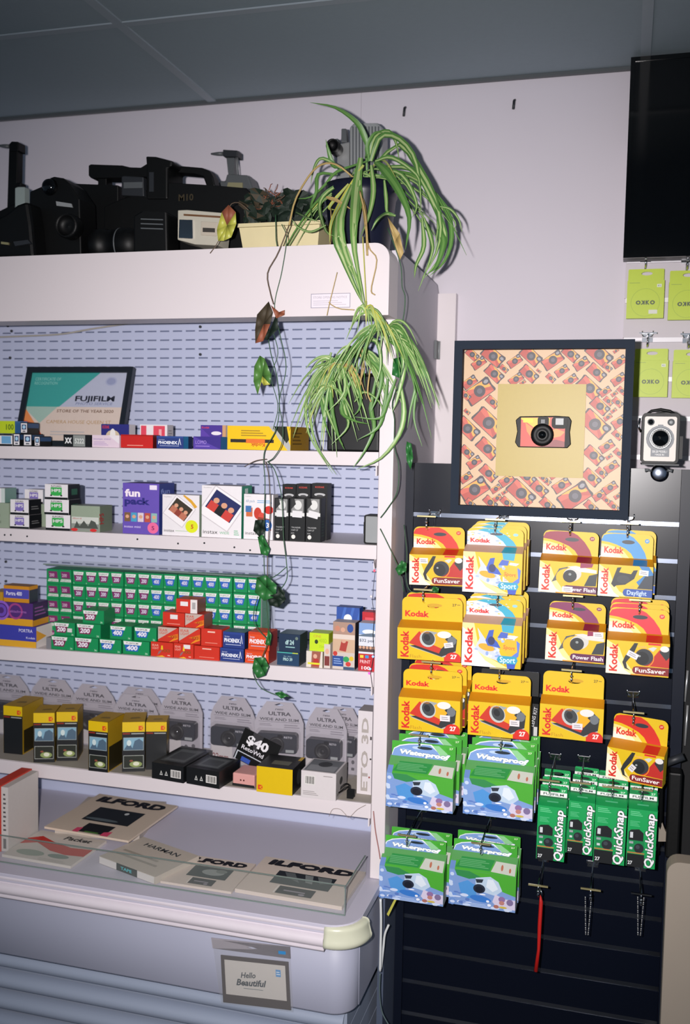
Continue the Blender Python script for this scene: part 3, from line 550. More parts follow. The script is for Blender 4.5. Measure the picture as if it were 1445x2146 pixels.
# clear rack that holds the tall stack
rz = shelf_z(3, -1.0); rx0, rx1 = p0.x-.004, p1.x+.006; rt_ = rz+5*rh+.005
ra = thing('acrylic_rack', 'clear acrylic rack around the tall stack of small green boxes', 'rack', ((rx0+rx1)/2, 2.08, rz)); hw = (rx1-rx0)/2
m = MB(); m.box(-hw, hw, -.035, .045, rt_-rz, rt_-rz+.003, 'acrylic'); m.build('top_plate', ra)
m = MB(); m.box(-hw, hw, -.0365, -.0352, rt_-rz, rt_-rz+.003, 'acrylic_edge'); m.build('polished_edge', ra)
m = MB(); m.box(hw-.003, hw, -.035, .045, .004, rt_-rz-.0004, 'acrylic'); m.build('side_plate', ra)
m = MB(); m.box(hw-.003, hw, -.0365, -.0352, .004, rt_-rz-.0004, 'acrylic_edge'); m.build('polished_edge', ra)
# red, orange, blue boxes
RD = 'C9301E'
def xpro(): return [('p','BFAAA0',[(0,1),(.95,1),(0,.12)]),('p','E58A1C',[(0,0),(.55,.0),(1,.5),(1,.25),(.6,0)]),('p','D86A18',[(.45,.36),(1,.62),(1,.3)]),('t','C84A34','IEAR',.06,.72,.17,.42,0,.01),('t','C84A34','UGHT',.06,.52,.17,.42,0,.01),('t','8A4A10','XX3',.6,.28,.2,.32,0,.02)]
def lomo(): return [('t','E6A898','IEAR',.06,.7,.15,.3,0,.01),('t','E6A898','UGHT',.06,.5,.15,.3,0,.01),('p','E8B020',[(.24,0),(.52,.1),(.66,.0)]),('p','8A6A70',[(.30,.1),(.36,.35),(.52,.5),(.42,.25)]),('t','7A5018','XX3',.5,.34,.2,.36,0,.02),('r','E8B0A0',.76,.1,.88,.16),('p','E8C020',[(.46,.5),(.56,.5),(.54,.78),(.48,.78)])]
def plainred(): return [('r','E8C0B0',.32,.78,.68,.86),('l','E08A78',.2,.14,.8,.24,1)]
S3 = dict(y=Y3, d=.045)
o = px_box('film_box', 'red box with a yellow flash, first of the bottom red row', 'film box', 316, 362, 1346, 1378, Y3, .045, RD, F=lomo(), shelf=3); za = top(o)
o = px_box('film_box', 'red box with yellow flash and white sticker, second of the bottom red row', 'film box', 364, 405, 1349, 1383, Y3, .045, RD, F=lomo(), shelf=3); zb_ = top(o)
m = MB(); m.box(0, .016, -.0232, -.0225, .022, .031, 'E0DADA'); m.build('price_sticker', o)
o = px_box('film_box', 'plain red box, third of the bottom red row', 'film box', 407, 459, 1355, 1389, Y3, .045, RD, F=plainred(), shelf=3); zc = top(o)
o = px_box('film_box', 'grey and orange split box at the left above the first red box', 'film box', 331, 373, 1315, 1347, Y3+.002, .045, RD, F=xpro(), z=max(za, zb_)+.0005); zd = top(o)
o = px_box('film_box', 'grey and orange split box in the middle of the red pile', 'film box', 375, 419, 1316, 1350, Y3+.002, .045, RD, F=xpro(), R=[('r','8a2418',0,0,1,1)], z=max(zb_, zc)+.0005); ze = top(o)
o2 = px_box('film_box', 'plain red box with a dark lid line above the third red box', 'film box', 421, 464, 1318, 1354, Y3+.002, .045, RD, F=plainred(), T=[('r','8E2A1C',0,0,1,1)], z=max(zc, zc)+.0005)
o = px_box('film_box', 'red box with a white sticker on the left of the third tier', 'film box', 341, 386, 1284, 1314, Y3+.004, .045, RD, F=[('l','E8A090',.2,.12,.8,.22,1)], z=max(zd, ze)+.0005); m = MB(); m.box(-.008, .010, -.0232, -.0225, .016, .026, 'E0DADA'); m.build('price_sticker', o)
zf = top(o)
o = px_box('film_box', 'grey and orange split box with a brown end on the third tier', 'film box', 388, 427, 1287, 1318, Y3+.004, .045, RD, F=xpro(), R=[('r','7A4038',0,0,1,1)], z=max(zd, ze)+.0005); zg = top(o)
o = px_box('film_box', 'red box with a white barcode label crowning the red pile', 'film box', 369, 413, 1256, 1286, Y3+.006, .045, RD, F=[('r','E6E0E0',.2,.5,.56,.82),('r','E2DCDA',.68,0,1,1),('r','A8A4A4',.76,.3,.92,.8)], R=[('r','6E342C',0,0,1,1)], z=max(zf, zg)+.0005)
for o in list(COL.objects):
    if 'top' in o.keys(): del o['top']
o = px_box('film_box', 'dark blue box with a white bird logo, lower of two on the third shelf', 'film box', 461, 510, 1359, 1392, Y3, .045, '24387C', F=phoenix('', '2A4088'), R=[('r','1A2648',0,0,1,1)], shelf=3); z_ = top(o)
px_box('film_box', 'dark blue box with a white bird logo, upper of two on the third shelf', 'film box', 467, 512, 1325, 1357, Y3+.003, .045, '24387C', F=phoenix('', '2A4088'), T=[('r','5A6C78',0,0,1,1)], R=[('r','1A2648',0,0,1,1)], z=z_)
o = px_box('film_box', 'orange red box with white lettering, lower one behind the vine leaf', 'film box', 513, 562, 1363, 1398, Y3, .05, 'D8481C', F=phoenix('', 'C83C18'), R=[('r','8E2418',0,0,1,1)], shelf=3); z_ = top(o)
px_box('film_box', 'orange red box with white lettering, upper one behind the vine', 'film box', 520, 564, 1325, 1360, Y3+.003, .05, 'D8481C', F=phoenix('', 'C83C18'), R=[('r','8E2418',0,0,1,1)], z=z_)
def navy(): return [('r','3C8A94',0,.9,1,1),('r','20405E',.3,.30,.8,.42),('t','A8C8C8','PRO 39' if random.random() < .5 else 'df 24',.34,.46,.24,.4,0,.04),('r','8DB8B8',.34,.30,.8,.36)]
random.seed(3)
o = px_box('film_box', 'navy box with a teal edge, lower of two', 'film box', 580, 626, 1367, 1400, Y3, .05, '1C3C5C', F=[('r','4AA8A0',0,.92,.7,1),('r','B8C848',.7,.92,.95,1),('t','A8C8C8','PRO 39',.28,.36,.22,.42,0,.04),('t','8FB0B8','flic film',.3,.64,.1,.36,0,0)], R=[('r','28302E',0,0,1,1)], shelf=3); z_ = top(o)
px_box('film_box', 'navy box with pale lettering, upper of two', 'film box', 584, 628, 1329, 1364, Y3+.003, .05, '1A2E48', F=[('e','6A7A70',.84,.78,.07,.09),('t','A8C8C8','df 24',.3,.42,.25,.42,0,.04),('r','8DB8B8',.32,.24,.76,.3)], T=[('r','4E6A70',0,0,1,1)], R=[('r','283830',0,0,1,1)], z=z_)
o = px_box('film_box', 'cream box with a brown portrait and yellow strip', 'film box', 641, 675, 1365, 1403, Y3, .04, 'D8CFC4', F=[('p','9A5A48',[(.3,0),(.35,1),(.9,1),(.8,0)]),('e','D8A890',.55,.7,.12,.14),('p','B0302C',[(.4,.1),(.45,.55),(.75,.55),(.8,.1)]),('r','D8D030',.1,.18,.85,.3)], R=[('r','A8967C',0,0,1,1)], shelf=3); z_ = top(o)
px_box('film_box', 'lime box with a small dark emblem on the third shelf', 'film box', 648, 688, 1327, 1364, Y3+.003, .04, 'BFDA1E', F=[('t','C8783C','CINE',.2,.76,.14,.4,0,0),('e','2A3A1A',.36,.52,.09,.12),('t','9AB818','400D',.5,.5,.22,.4,0,0),('t','9AB818','35mm',.5,.2,.16,.4,0,0)], R=[('r','A0B01E',0,0,1,1)], z=z_)
px_box('film_box', 'narrow cream box squeezed beside the holiday photo box', 'film box', 678, 691, 1350, 1404, Y3+.002, .04, 'CFC4BC', F=[('r','7A3430',.1,.1,.9,.5),('e','D8A890',.5,.7,.3,.12)], shelf=3)
px_box('photo_box', 'tall box printed with crowded family holiday pictures', 'box', 696, 742, 1304, 1408, Y3, .035, 'C8BCB4', F=[('r','A88878',0,.72,1,1),('e','C08068',.2,.86,.12,.06),('e','2E4C94',.78,.88,.14,.09),('e','D0A088',.45,.84,.1,.05),('r','D8C8BC',0,.62,1,.74),('r','C8A88C',0,.36,1,.64),('p','A83C34',[(.3,.40),(.4,.62),(.7,.6),(.6,.38)]),('e','D0A088',.5,.6,.1,.04),('r','27488C',0,.06,.5,.28),('e','2E9A58',.62,.22,.14,.06),('e','C83C34',.72,.12,.12,.05),('e','D8B830',.86,.24,.1,.05),('l','8CA8D8',.06,.1,.44,.24,3),('e','C03830',.12,.33,.1,.05),('r','38506C',.5,.0,1,.06)], R=[('r','20242c',0,0,1,1)], shelf=3)
px_box('photo_box', 'tall box printed 32 per with a group picture at the right end', 'box', 750, 786, 1306, 1408, Y3, .035, 'D6D8E0', F=[('r','7E9CCC',0,.76,1,1),('e','E8ECF0',.6,.82,.4,.05),('p','5E6E80',[(0,.74),(.4,.78),(.8,.8),(1,.76),(1,.72),(0,.72)]),('t','3A4660','$32 per',.04,.61,.06,.86,0,.01),('r','4C3C3C',0,.40,1,.52)]+[('e','C8987C',.1+.2*i,.49,.08,.03) for i in range(5)]+[('r','B8242C',0,0,1,.36),('r','E8C83C',.1,.27,.3,.33),('r','3C8CC8',.4,.27,.6,.33),('t','F0E8E8','100',.2,.03,.07,.5,0,.02),('t','F0C8C8','PRINT',.1,.16,.07,.6,0,.01)], shelf=3)
px_box('film_pack', 'blue striped card pack standing behind the holiday photo box', 'box', 704, 752, 1273, 1330, 2.04, .03, '2C50A0', F=[('p','4068B8',rotp([(x, y) for x, y in ((.1,-.2),(.2,-.2),(.2,1.4),(.1,1.4))],.5,.5,-30,1)),('p','4068B8',rotp([(.4,-.2),(.5,-.2),(.5,1.4),(.4,1.4)],.5,.5,-30,1)),('p','4068B8',rotp([(.7,-.2),(.8,-.2),(.8,1.4),(.7,1.4)],.5,.5,-30,1)),('e','E8ECF0',.5,.8,.18,.08),('r','C84048',.04,.5,.4,.58),('e','A8C0E0',.6,.5,.14,.1)], z=shelf_z(3, -.56)+.09-.0895)
px_box('film_pack', 'red card pack with a white oval at the right end of the third shelf', 'box', 758, 788, 1283, 1330, 2.035, .03, 'B8202C', F=[('r','D8505C',.2,.84,.8,.9),('e','E8E0E0',.55,.60,.36,.12)], shelf=3)
# thin string of tiny lights down the upright
sl_ = thing('string_light', 'thin wire with tiny glowing pink and blue bulbs by the white upright', 'string light', at(782, 1190, y=1.968))
pts = [at(x, y_, y=1.967) for x, y_ in ((783,1172),(786,1195),(782,1230),(780,1262),(784,1290),(781,1330),(783,1372),(776,1412),(780,1440))]
m = MB(); m.tube([p-sl_.location for p in pts], .0006, 'dark_grey', 4); m.build('wire', sl_)
for (x, y_), mt in (((784,1196),'led_red'),((777,1250),'FFF0F0'),((781,1376),'led_blue'),((773,1411),'led_pink'),((775,1402),'led_blue')):
    m = MB(); m.lathe([(.0002,-.0028),(.0024,-.001),(.0024,.001),(.0002,.0028)], mt, 8); m.build('bulb', sl_, at(x, y_, y=1.965)-sl_.location)

# ================================================================== SHELF 4
# clamshell blister packs with a dark camera inside
def blister(name, label, px, pyt, wpx, y, yaw=0, text22=False, lean=.0, drop=0):
    a, b = at(px-wpx/2, pyt+90, y=y), at(px+wpx/2, pyt+90, y=y); W = b.x-a.x; xc = (a.x+b.x)/2
    zb = shelf_z(4, xc); H = at(px, pyt, y=y).z-zb
    t = thing(name, label, 'blister pack', (xc, y, zb), yaw, 'clear clamshell camera packs in a row'); t.rotation_euler.x = -lean
    def outl(i=0, h=H): w = W/2-i; return [(-w, i), (w, i), (w, h*.70), (w*.86, h*.84-i), (w*.52, h-i*1.0), (-w*.52, h-i*1.0), (-w*.86, h*.84-i), (-w, h*.70)]
    hole = [(-W*.10, H*.94), (0, H*.965), (W*.10, H*.94), (0, H*.925)]
    m = MB(); m.prism(outl(.003), .006, .007, 'A9A3AC', hole=hole[::-1])
    art(m, (-W/2, .006, 0), (1,0,0), (0,0,1), W, H, [('t','2A2630','ULTRA',.29,.795,.05,.44,0,.03),('t','2A2630','WIDE AND SLIM',.12,.72,.038,.76,0,.02),('r','3a3640',.10,.70,.90,.704),('t','4a4650','reto',.42,.87,.03,.16,0,.02,.2),('l','7c7680',.12,.64,.36,.68,2),('l','7c7680',.6,.62,.9,.68,2),('r','C4BDBE',.05,.04,.5,.27)] + ([('t','7E3A34','22mm',.08,.06,.10,.34,0,.02)] if text22 else [])+[('e','2c2830',.62,.18,.04,.03),('e','2c2830',.78,.2,.04,.03),('r','2c2830',.58,.08,.66,.12),('r','2c2830',.74,.08,.82,.12)])
    m.build('backing_card', t)
    m = MB(); m.prism(outl(0), .0045, .0055, 'blister', hole=hole[::-1]); m.prism(rrect(-W*.43, W*.43, H*.03, H*.62, .01), -.028, .0040, 'blister'); m.build('clear_shell', t)
    c = MB(); cw_, ch_ = W*.39, H*.27; z0 = H*.31
    c.prism(rrect(-cw_, cw_, z0, z0+ch_, .008), -.016, .003, 'dark_case')
    c.lathe([(.019, 0), (.019, .003), (.013, .004), (.012, .002), (.006, .001)], 'black_plastic', 20, (-.001, -.016, z0+ch_*.42), 'y'); c.lathe([(.006, .0012), (.0045, .0035), (.0005, .004)], 'black_gloss', 12, (-.001, -.016, z0+ch_*.42), 'y')
    c.box(cw_*.45, cw_*.86, -.0175, -.016, z0+ch_*.06, z0+ch_*.2, 'light_grey'); c.prism(rrect(.002, .014, z0+ch_*.78, z0+ch_*.95, .002), -.018, -.016, 'black_gloss')
    art(c, (-cw_, -.016, z0), (1,0,0), (0,0,1), 2*cw_, ch_, [('t','B9B6BE','RETO',.68,.78,.1,.2,0,.01)])
    c.build('camera', t); return t
M('dark_case', '23262E', 0.3, var=.05)
BL = [(12, 1413, 102, 'clamshell camera pack at the far left edge of the lowest shelf',2.14,0), (108, 1422, 100, 'clamshell camera pack behind the two yellow topped boxes',2.14,0), (194, 1434, 98, 'clamshell camera pack, third from the left',2.13,0), (290, 1440, 98, 'clamshell camera pack mostly hidden behind another one',2.165,0),
      (282, 1455, 98, 'clamshell camera pack with a torn sticker over its name',2.11,0), (377, 1449, 94, 'clamshell camera pack behind the plain yellow topped box',2.12,0), (485, 1459, 98, 'clamshell camera pack printed 22mm, left of the price sign',2.11,1), (583, 1470, 104, 'brightly glinting clamshell camera pack behind the price sign',2.10,0), (681, 1483, 92, 'clamshell camera pack behind the white and clear box',2.09,0), (716, 1481, 80, 'clamshell camera pack hidden behind the rightmost one',2.13,0)]
for px, pyt, w_, lab, yy, t22 in BL: blister('blister_pack', lab, px, pyt, w_, yy, text22=bool(t22), yaw=(.12 if 'glint' in lab else 0.0))
# yellow topped camera cartons standing on end
KY = 'DAB605'
def kodak_logo(u, v, w, h): return [('r','D8451C',u,v,u+w,v+h),('p',KY,[(u+w*.3,v+h*.5),(u+w,v+h*1.0),(u+w,v+h*.82),(u+w*.55,v+h*.5),(u+w,v+h*.18),(u+w,v)])]
def kcarton(pic):
    F = [('r',KY,0,.80,1,1)] + kodak_logo(.72, .83, .2, .09) + [('r','8E2A1C',.02,.755,.35,.78),('r','A8A8A0',.4,.755,.96,.775)]
    if pic: F += [('r','9AA6A8',.05,.43,.95,.69),('r','7FA8BC',.07,.44,.93,.68),('p','4C6478',[(.07,.44),(.3,.6),(.45,.47),(.55,.62),(.75,.66),(.93,.6),(.93,.44)]),('e','C9D8D8',.3,.58,.1,.06),('r','A8ACA4',.05,.07,.95,.33),('r','22261E',.07,.08,.93,.32),('e','8C9A5C',.6,.15,.28,.06),('e','D8D8C0',.62,.16,.14,.04),('e','8A4A38',.4,.22,.08,.02)]
    return F
def end_box(label, pxl, pxr, pyt, pyb, pic, yaw, d=.095, ):
    xm = (pxl+pxr)/2; p = at(xm, pyb, z=shelf_z(4, -1.1)); y = p.y
    a, b = at(pxl, pyb, y=y), at(pxr, pyb, y=y); w = (b.x-a.x)*.97; h = at(xm, pyt, y=y).z-shelf_z(4, p.x)
    pr = .42 if True else 0
    mb = carton_mb(w, d, h, '15171a', F=kcarton(pic), T=[('r','B58E10',0,0,1,1),('p','7E6410',[(.3,.3),(.8,.36),(.7,.5),(.35,.45)])], R=[('r','A8861A',0,0,1,1),('r','2A2410',.06,.02,.94,.5)], L=[('r','B08C10',0,.8,1,1),('e','4a4e50',.5,.55,.16,.12),('r','6a7070',.7,.2,.9,.32),('r','8A7214',.94,0,1,.8)])
    dv = Vector((math.sin(-yaw), math.cos(yaw), 0))
    o = mb.build('camera_carton', None, (p.x+dv.x*d/2, y+dv.y*d/2, shelf_z(4, p.x)), yaw)
    return tag(o, label, 'box', 'yellow and black camera cartons on end')
end_box('dark fronted carton with a yellow top at the far left', 8, 47, 1480, 1579, False, .05)
end_box('picture fronted yellow topped carton with its black left side showing', 73, 112, 1494, 1597, True, .36, .07)
end_box('picture fronted yellow topped carton touching the one on its left', 121, 160, 1492, 1594, True, .36, .07)
end_box('picture fronted yellow topped carton standing alone nearest the shelf edge', 185, 226, 1512, 1617, True, .02, .08)
end_box('picture fronted yellow topped carton with its left side showing, middle of the shelf', 258, 301, 1513, 1617, True, .42, .08)
end_box('dark fronted carton with a yellow top right of the middle', 307, 347, 1513, 1613, False, .36, .055)
# flat black boxes
def recycle(u, v, s=.05): return [('p','C8C8C4',[(u-s,v),(u+s,v),(u,v+.28)]),('p','0d0f10',[(u-s*.5,v+.05),(u+s*.5,v+.05),(u,v+.18)])]
def flat_box(name, label, pxl, pxr, pyt, pyb, d, base, F, T=(), R=(), yaw=0, group=None, y=None):
    z = shelf_z(4, -1.0); y = y or at((pxl+pxr)/2, pyb, y=1.99).y
    a, b = at(pxl, pyb, y=y), at(pxr, pyb, y=y); xc = (a.x+b.x)/2; z = shelf_z(4, xc); h = at((pxl+pxr)/2, pyt, y=y).z-z; w = b.x-a.x
    dv = Vector((-math.sin(yaw), math.cos(yaw), 0))
    o = carton_mb(w, d, h, base, F=F, T=T, R=R).build(name, None, (xc+dv.x*d/2, y+dv.y*d/2, z), yaw); return tag(o, label, 'box', group)
BB = '0E1012'
FB = recycle(.30, .30)+recycle(.46, .30)+BARCODE(.60, .25, .92, .72)
TB = [('p','3A3E40',[(.12,.14),(.88,.14),(.88,.9),(.12,.9)]),('r','5E6264',.18,.2,.82,.84),('r','46494c',.25,.3,.75,.7)]
flat_box('camera_carton', 'flat black box with barcode, left of the two lying side by side', 316, 386, 1602, 1646, .13, BB, FB, TB, yaw=-.10, y=1.972)
flat_box('camera_carton', 'flat black box with barcode, right of the two lying side by side', 388, 461, 1612, 1659, .092, BB, FB, TB, yaw=-.12, y=1.965)
o = flat_box('compact_camera', 'small pink camera lying on a black base beside the yellow box', 486, 533, 1622, 1662, .06, 'D59A94', [('r','1a1a1c',0,0,1,.2),('e','5a2c2c',.38,.5,.04,.07),('e','5a2c2c',.52,.5,.04,.07)], yaw=-.05, y=1.99); bevel(o, .003, 3)
flat_box('camera_carton', 'solid yellow fronted box with a red logo and black lid', 537, 612, 1609, 1672, .086, BB, [('r',KY,0,0,1,1)]+kodak_logo(.04, .10, .13, .18), [('p','5E5E50',[(.3,.25),(.8,.25),(.8,.55),(.3,.55)]),('r','C8A00C',.9,.7,1,1)], [('e','3a3e40',.5,.5,.18,.3)], y=1.972)
# white box with clear sleeve
o = flat_box('camera_carton', 'white box with barcode and a clear window lid', 630, 703, 1618, 1678, .085, 'D2CBCC', BARCODE(.1,.5,.4,.84)+[('l','9a9494',.06,.1,.5,.28,3),('l','8a8484',.64,.84,.9,.9,1)], [('r','6C6F74',.05,.05,.95,.95),('r','8E9094',.1,.1,.9,.5),('e','3c3e42',.5,.6,.2,.2)], [('r','A9A5A4',0,0,1,1),('e','3a3c3c',.45,.55,.14,.14),('r','7d7a76',.1,.1,.9,.2)], y=1.972)
# tall white carton with vertical lettering
px_box('camera_carton', 'tall white carton with silver vertical lettering at the right end', 'box', 748, 778, 1490, 1612, 2.03, .05, 'D6CFD2', F=[('t','A9A19C','ETO 3D',.72,.04,.46,.88,90,.03),('r','8e3a34',.8,.2,.9,.22),('r','3a3436',.86,.42,.98,.44),('r','3a3436',.86,.66,.98,.7)], T=[('r','AFA9AC',0,0,1,1)], shelf=4)
# price sign
sg = thing('price_sign', 'black price card reading 40 dollars tilted against the boxes', 'sign', (0,0,0)); c0 = at(548, 1582, y=2.065); sg.location = c0
c = [at(x, y_, y=2.065+dy)-c0 for x, y_, dy in ((525,1531,.004),(604,1574,.004),(569,1629,0),(488,1586,0))]
n_ = (c[2]-c[3]).cross(c[0]-c[3]).normalized()
m = MB(); U_ = (c[2]-c[3]).normalized(); V_ = -(U_.cross(n_)).normalized(); Wd = (c[2]-c[3]).length; Hd = abs((c[0]-c[3]).dot(V_))
V_ = n_.cross(U_).normalized(); Hd = (c[0]-c[3]).dot(V_)
Ms = MB(); q = [c[3], c[3]+U_*Wd*.92, c[3]+U_*Wd*.92+V_*Hd, c[3]+V_*Hd]
Ms.mesh([p for p in q]+[p-n_*.002 for p in q], [(0,1,2,3),(7,6,5,4),(0,4,5,1),(1,5,6,2),(2,6,7,3),(3,7,4,0)], 'black_plastic')
art(Ms, c[3], U_, V_, Wd*.92, Hd, [('t','E6E4E8','$40',.16,.60,.27,.58,0,.04),('t','D8D6DC','RetoWid',.10,.38,.13,.60,0,.02),('r','B8BCC4',.03,.25,.70,.28),('r','B8BCC4',.03,.0,.06,.26),('r','3250A8',.20,.02,.44,.16)])
Ms.build('card', sg)
m = MB(); mid = (c[2]+c[3])/2; m.tube([mid+V_*Hd*.3-n_*.0035, mid-n_*.0035-V_*.004], .0012, 'chrome', 5); m.build('prop_wire', sg)
# black clip cable
p = at(752, 1640, z=shelf_z(4, -.51)); cl = thing('cable_clip', 'black clip with a looped lead beside the tall white carton', 'clip', (p.x, 2.0, shelf_z(4, p.x)))
m = MB(); m.tube([Vector((-.008+.012*math.cos(t/3), .012*math.sin(t/3), .018+.008*math.sin(t/2.2))) for t in range(0, 20)], .0018, 'black_plastic', 6); m.build('lead', cl)
m = MB(); m.box(.0, .014, -.006, .006, 0, .018, 'black_plastic'); m.box(.004, .018, -.008, -.004, .006, .022, 'black_plastic'); m.build('body', cl)

# ================================================================== DECK ITEMS
ZD = DZ+.0006
def flat_quad(name, label, cat, corners, z, th, base, ops, zt=None, edge=None, parts=()):
    """corners photo px TL,TR,BR,BL on height z ; a thin packet"""
    P4 = [at(x, y_, z=z+th) for x, y_ in corners]; O = P4[3]
    c0 = sum(P4, Vector())/4; c0.z = z
    o = thing(name, label, cat, c0); U = (P4[2]-P4[3]); Wd = U.length; U.normalize(); V = P4[0]-P4[3]; N = U.cross(V).normalized(); V2 = N.cross(U); Hd = V.dot(V2)
    mb = MB(); q = [O-c0, O-c0+U*Wd, O-c0+U*Wd+V2*Hd, O-c0+V2*Hd]
    mb.mesh([p for p in q]+[p-Vector((0,0,th)) for p in q], [(0,1,2,3),(7,6,5,4),(0,4,5,1),(1,5,6,2),(2,6,7,3),(3,7,4,0)], base)
    art(mb, O-c0, U, V2, Wd, Hd, ops); mb.build('packet', o); return o, U, V2, Wd, Hd, O-c0
def ilford(pic): return [('tb','14151c','ILFORD',.09,.80,.135,.82,0,.03,.1,.010),('r','1C2228',.24,.30,.80,.66)] + pic + [('r','1a0e1c',.36,.06,.70,.26),('r','E4DDD6',.34,.055,.355,.265),('r','8C8490',.42,.14,.62,.17),('e','8C8490',.6,.10,.03,.025)]
o, U, V, Wd, Hd, O = flat_quad('paper_packet', 'large cream photo paper packet at the right end of the deck', 'paper packet', [(579,1798),(768,1826),(716,1900),(492,1862)], ZD, .008, 'D2C3B8', ilford([('p','565C5E',[(.3,.64),(.4,.64),(.5,.4),(.36,.5)]),('p','767C7C',[(.5,.64),(.58,.64),(.62,.42),(.55,.44)]),('p','646A6A',[(.62,.64),(.76,.64),(.78,.5),(.68,.46)])]))
o['group'] = 'photo paper packets'
o, *_ = flat_quad('paper_packet', 'cream photo paper packet left of the rightmost one on the deck', 'paper packet', [(408,1792),(541,1816),(484,1869),(336,1846)], ZD, .005, 'D2C3B8', ilford([('e','8A8F8C',.56,.5,.16,.1),('e','6a706c',.66,.56,.08,.06)]))
o['group'] = 'photo paper packets'
o, *_ = flat_quad('paper_packet', 'white packet with a red wave at the left end of the deck', 'paper packet', [(60,1735),(243,1772),(148,1815),(4,1790)], ZD, .006, 'CCC4BC', [('p','C02A1E',[(.0,.44),(.2,.56),(.5,.36),(.75,.30),(1,.34),(1,.6),(.7,.56),(.4,.66),(.15,.8),(.0,.66)]),('t','2a3034','Packet',.45,.80,.12,.4,0,.03,.2),('e','8E9A8C',.3,.2,.2,.1),('e','7C8A80',.7,.22,.15,.07),('l','B4ACA4',.5,.02,.9,.1,2)])
bx = flat_quad('paper_bag', 'clear bagged packet with a teal marked black clip at its front', 'paper packet', [(296,1752),(418,1788),(326,1838),(208,1794)], ZD, .016, 'BFB4A8', [('t','3c4244','HARMAN',.2,.74,.12,.6,0,.02),('l','9c9488',.1,.2,.8,.5,2)])
o, U, V, Wd, Hd, O = bx
m = MB(); e0 = O
def side_art(m, O, U, Wd, h, ops):
    art(m, O+U*.001-Vector((0,0,h)), U, (0,0,1), Wd, h, ops, lift=.0005)
side_art(m, O, U, Wd*.97, .016, [('r','D8D2CE',.0,.05,.34,.95),('r','0d1012',.32,.0,.70,1),('r','D8D2CE',.7,.05,1,.95),('t','3CB8C0','TAPE',.40,.3,.4,.2,0,.03)]); m.build('end_label', o)
o, U, V, Wd, Hd, O = flat_quad('paper_packet', 'cream photo paper packet resting on top of the others at the back left', 'paper packet', [(214,1664),(381,1691),(269,1762),(93,1732)], ZD+.0175, .005, 'D0BFAE', ilford([('e','58646A',.45,.36,.2,.03),('e','C8CCD0',.62,.58,.025,.03)])[:-4]+[('r','14161a',.38,.02,.70,.24),('p','D8486C',[(.33,0),(.33,.1),(.39,.12),(.4,0)]),('p','D8486C',[(.66,0),(.66,.08),(.74,.12),(.75,0)]),('r','4a7a34',.46,.02,.62,.05)])
o['group'] = 'photo paper packets'
# packets beneath that carry the top one
o, *_ = flat_quad('paper_packet', 'plain cream packet underneath the topmost photo paper packet', 'paper packet', [(222,1672),(368,1694),(292,1748),(115,1736)], ZD, .0165, 'BDB2A8', [])
# upright red and white book
a, b = at(-20, 1782, z=DZ), at(7, 1782, z=DZ); zt_ = at(7, 1648, y=a.y).z
bk = thing('book', 'red and white book standing at the left end of the deck', 'book', ((a.x+b.x)/2, a.y+.06, ZD)); w_ = b.x-a.x; hb = zt_-DZ
m = MB(); m.box(-w_/2, w_/2, -.06, .06, 0, hb, 'C2382A'); m.build('cover', bk)
m = MB(); m.box(w_/2+.0003, w_/2+.018, -.058, .058, .001, hb-.003, 'C9C2BE'); art(m, (w_/2, -.058, 0), (1,0,0), (0,0,1), .018, hb, [('l','5a5656',.3,.3,.7,.9,9),('r','6a6464',.3,.05,.7,.2)]); m.build('page_block', bk)
# clear acrylic tray
ty = 1.800; tx1 = at(722, 1915, y=ty).x
tr_ = thing('acrylic_tray', 'clear acrylic tray with a raised front lip holding the packets', 'tray', (-.9, 1.88, ZD))
h_ = at(722, 1857, y=ty).z-DZ
m = MB(); m.box(XL+.05+.9, tx1+.9, ty-.003-1.88, ty-1.88, 0, h_, 'acrylic'); m.build('front_lip', tr_)
m = MB(); m.box(tx1+.9-.003, tx1+.9, ty+.0005-1.88, PF-.02-1.88, 0, h_*.9, 'acrylic'); m.build('side_wall', tr_)
for (x0_, x1_, y0_, y1_, z0_, z1_) in ((XL+.95, tx1+.9, ty-.003-1.88, ty-1.88, h_+.0002, h_+.0014), (XL+.95, tx1+.9, ty-.0045-1.88, ty-.0032-1.88, 0, .0025), (tx1+.9004, tx1+.9018, ty-.0045-1.88, ty-1.88, 0, h_), (tx1+.9-.003, tx1+.9, ty+.0005-1.88, PF-.02-1.88, h_*.9+.0002, h_*.9+.0014)):
    m = MB(); m.box(x0_, x1_, y0_, y1_, z0_, z1_, 'acrylic_edge'); m.build('polished_edge', tr_)
# clear pouch with greeting frame hung on the base front
pc = thing('greeting_pouch', 'clear hang pouch with a brown card frame reading Hello Beautiful on the base front', 'greeting card', (0,0,0))
yp = 1.7735; A, B, Cc, D = [at(x, y_, y=yp) for x, y_ in ((447,1965),(612,1986),(615,2119),(464,2101))]
pc.location = D; U = (Cc-D); Wd = U.length; ang = math.atan2(U.z, U.x); Hd = ((A-D)+(B-Cc)).length/2
pc.rotation_euler = (0, -ang, 0)
m = MB(); m.prism([(0,0),(Wd,0),(Wd,Hd),(-.012,Hd)], -.0035, -.0030, 'bag_film'); m.build('film_bag', pc)
m = MB(); m.prism([(-.012,Hd*.86),(Wd*1.0,Hd*.82),(Wd,Hd),(-.014,Hd*1.02)], -.0030, -.0012, 'A39DA4', hole=[(Wd*.40,Hd*.93),(Wd*.47,Hd*.945),(Wd*.56,Hd*.92),(Wd*.48,Hd*.905)][::-1]); art(m, (0,-.0036,0), (1,0,0), (0,0,1), Wd, Hd, [('r','3A86C0',.84,.88,.94,.93)]); m.build('header_strip', pc)
fx0, fx1, fz0, fz1 = Wd*.03, Wd*.965, Hd*.02, Hd*.76
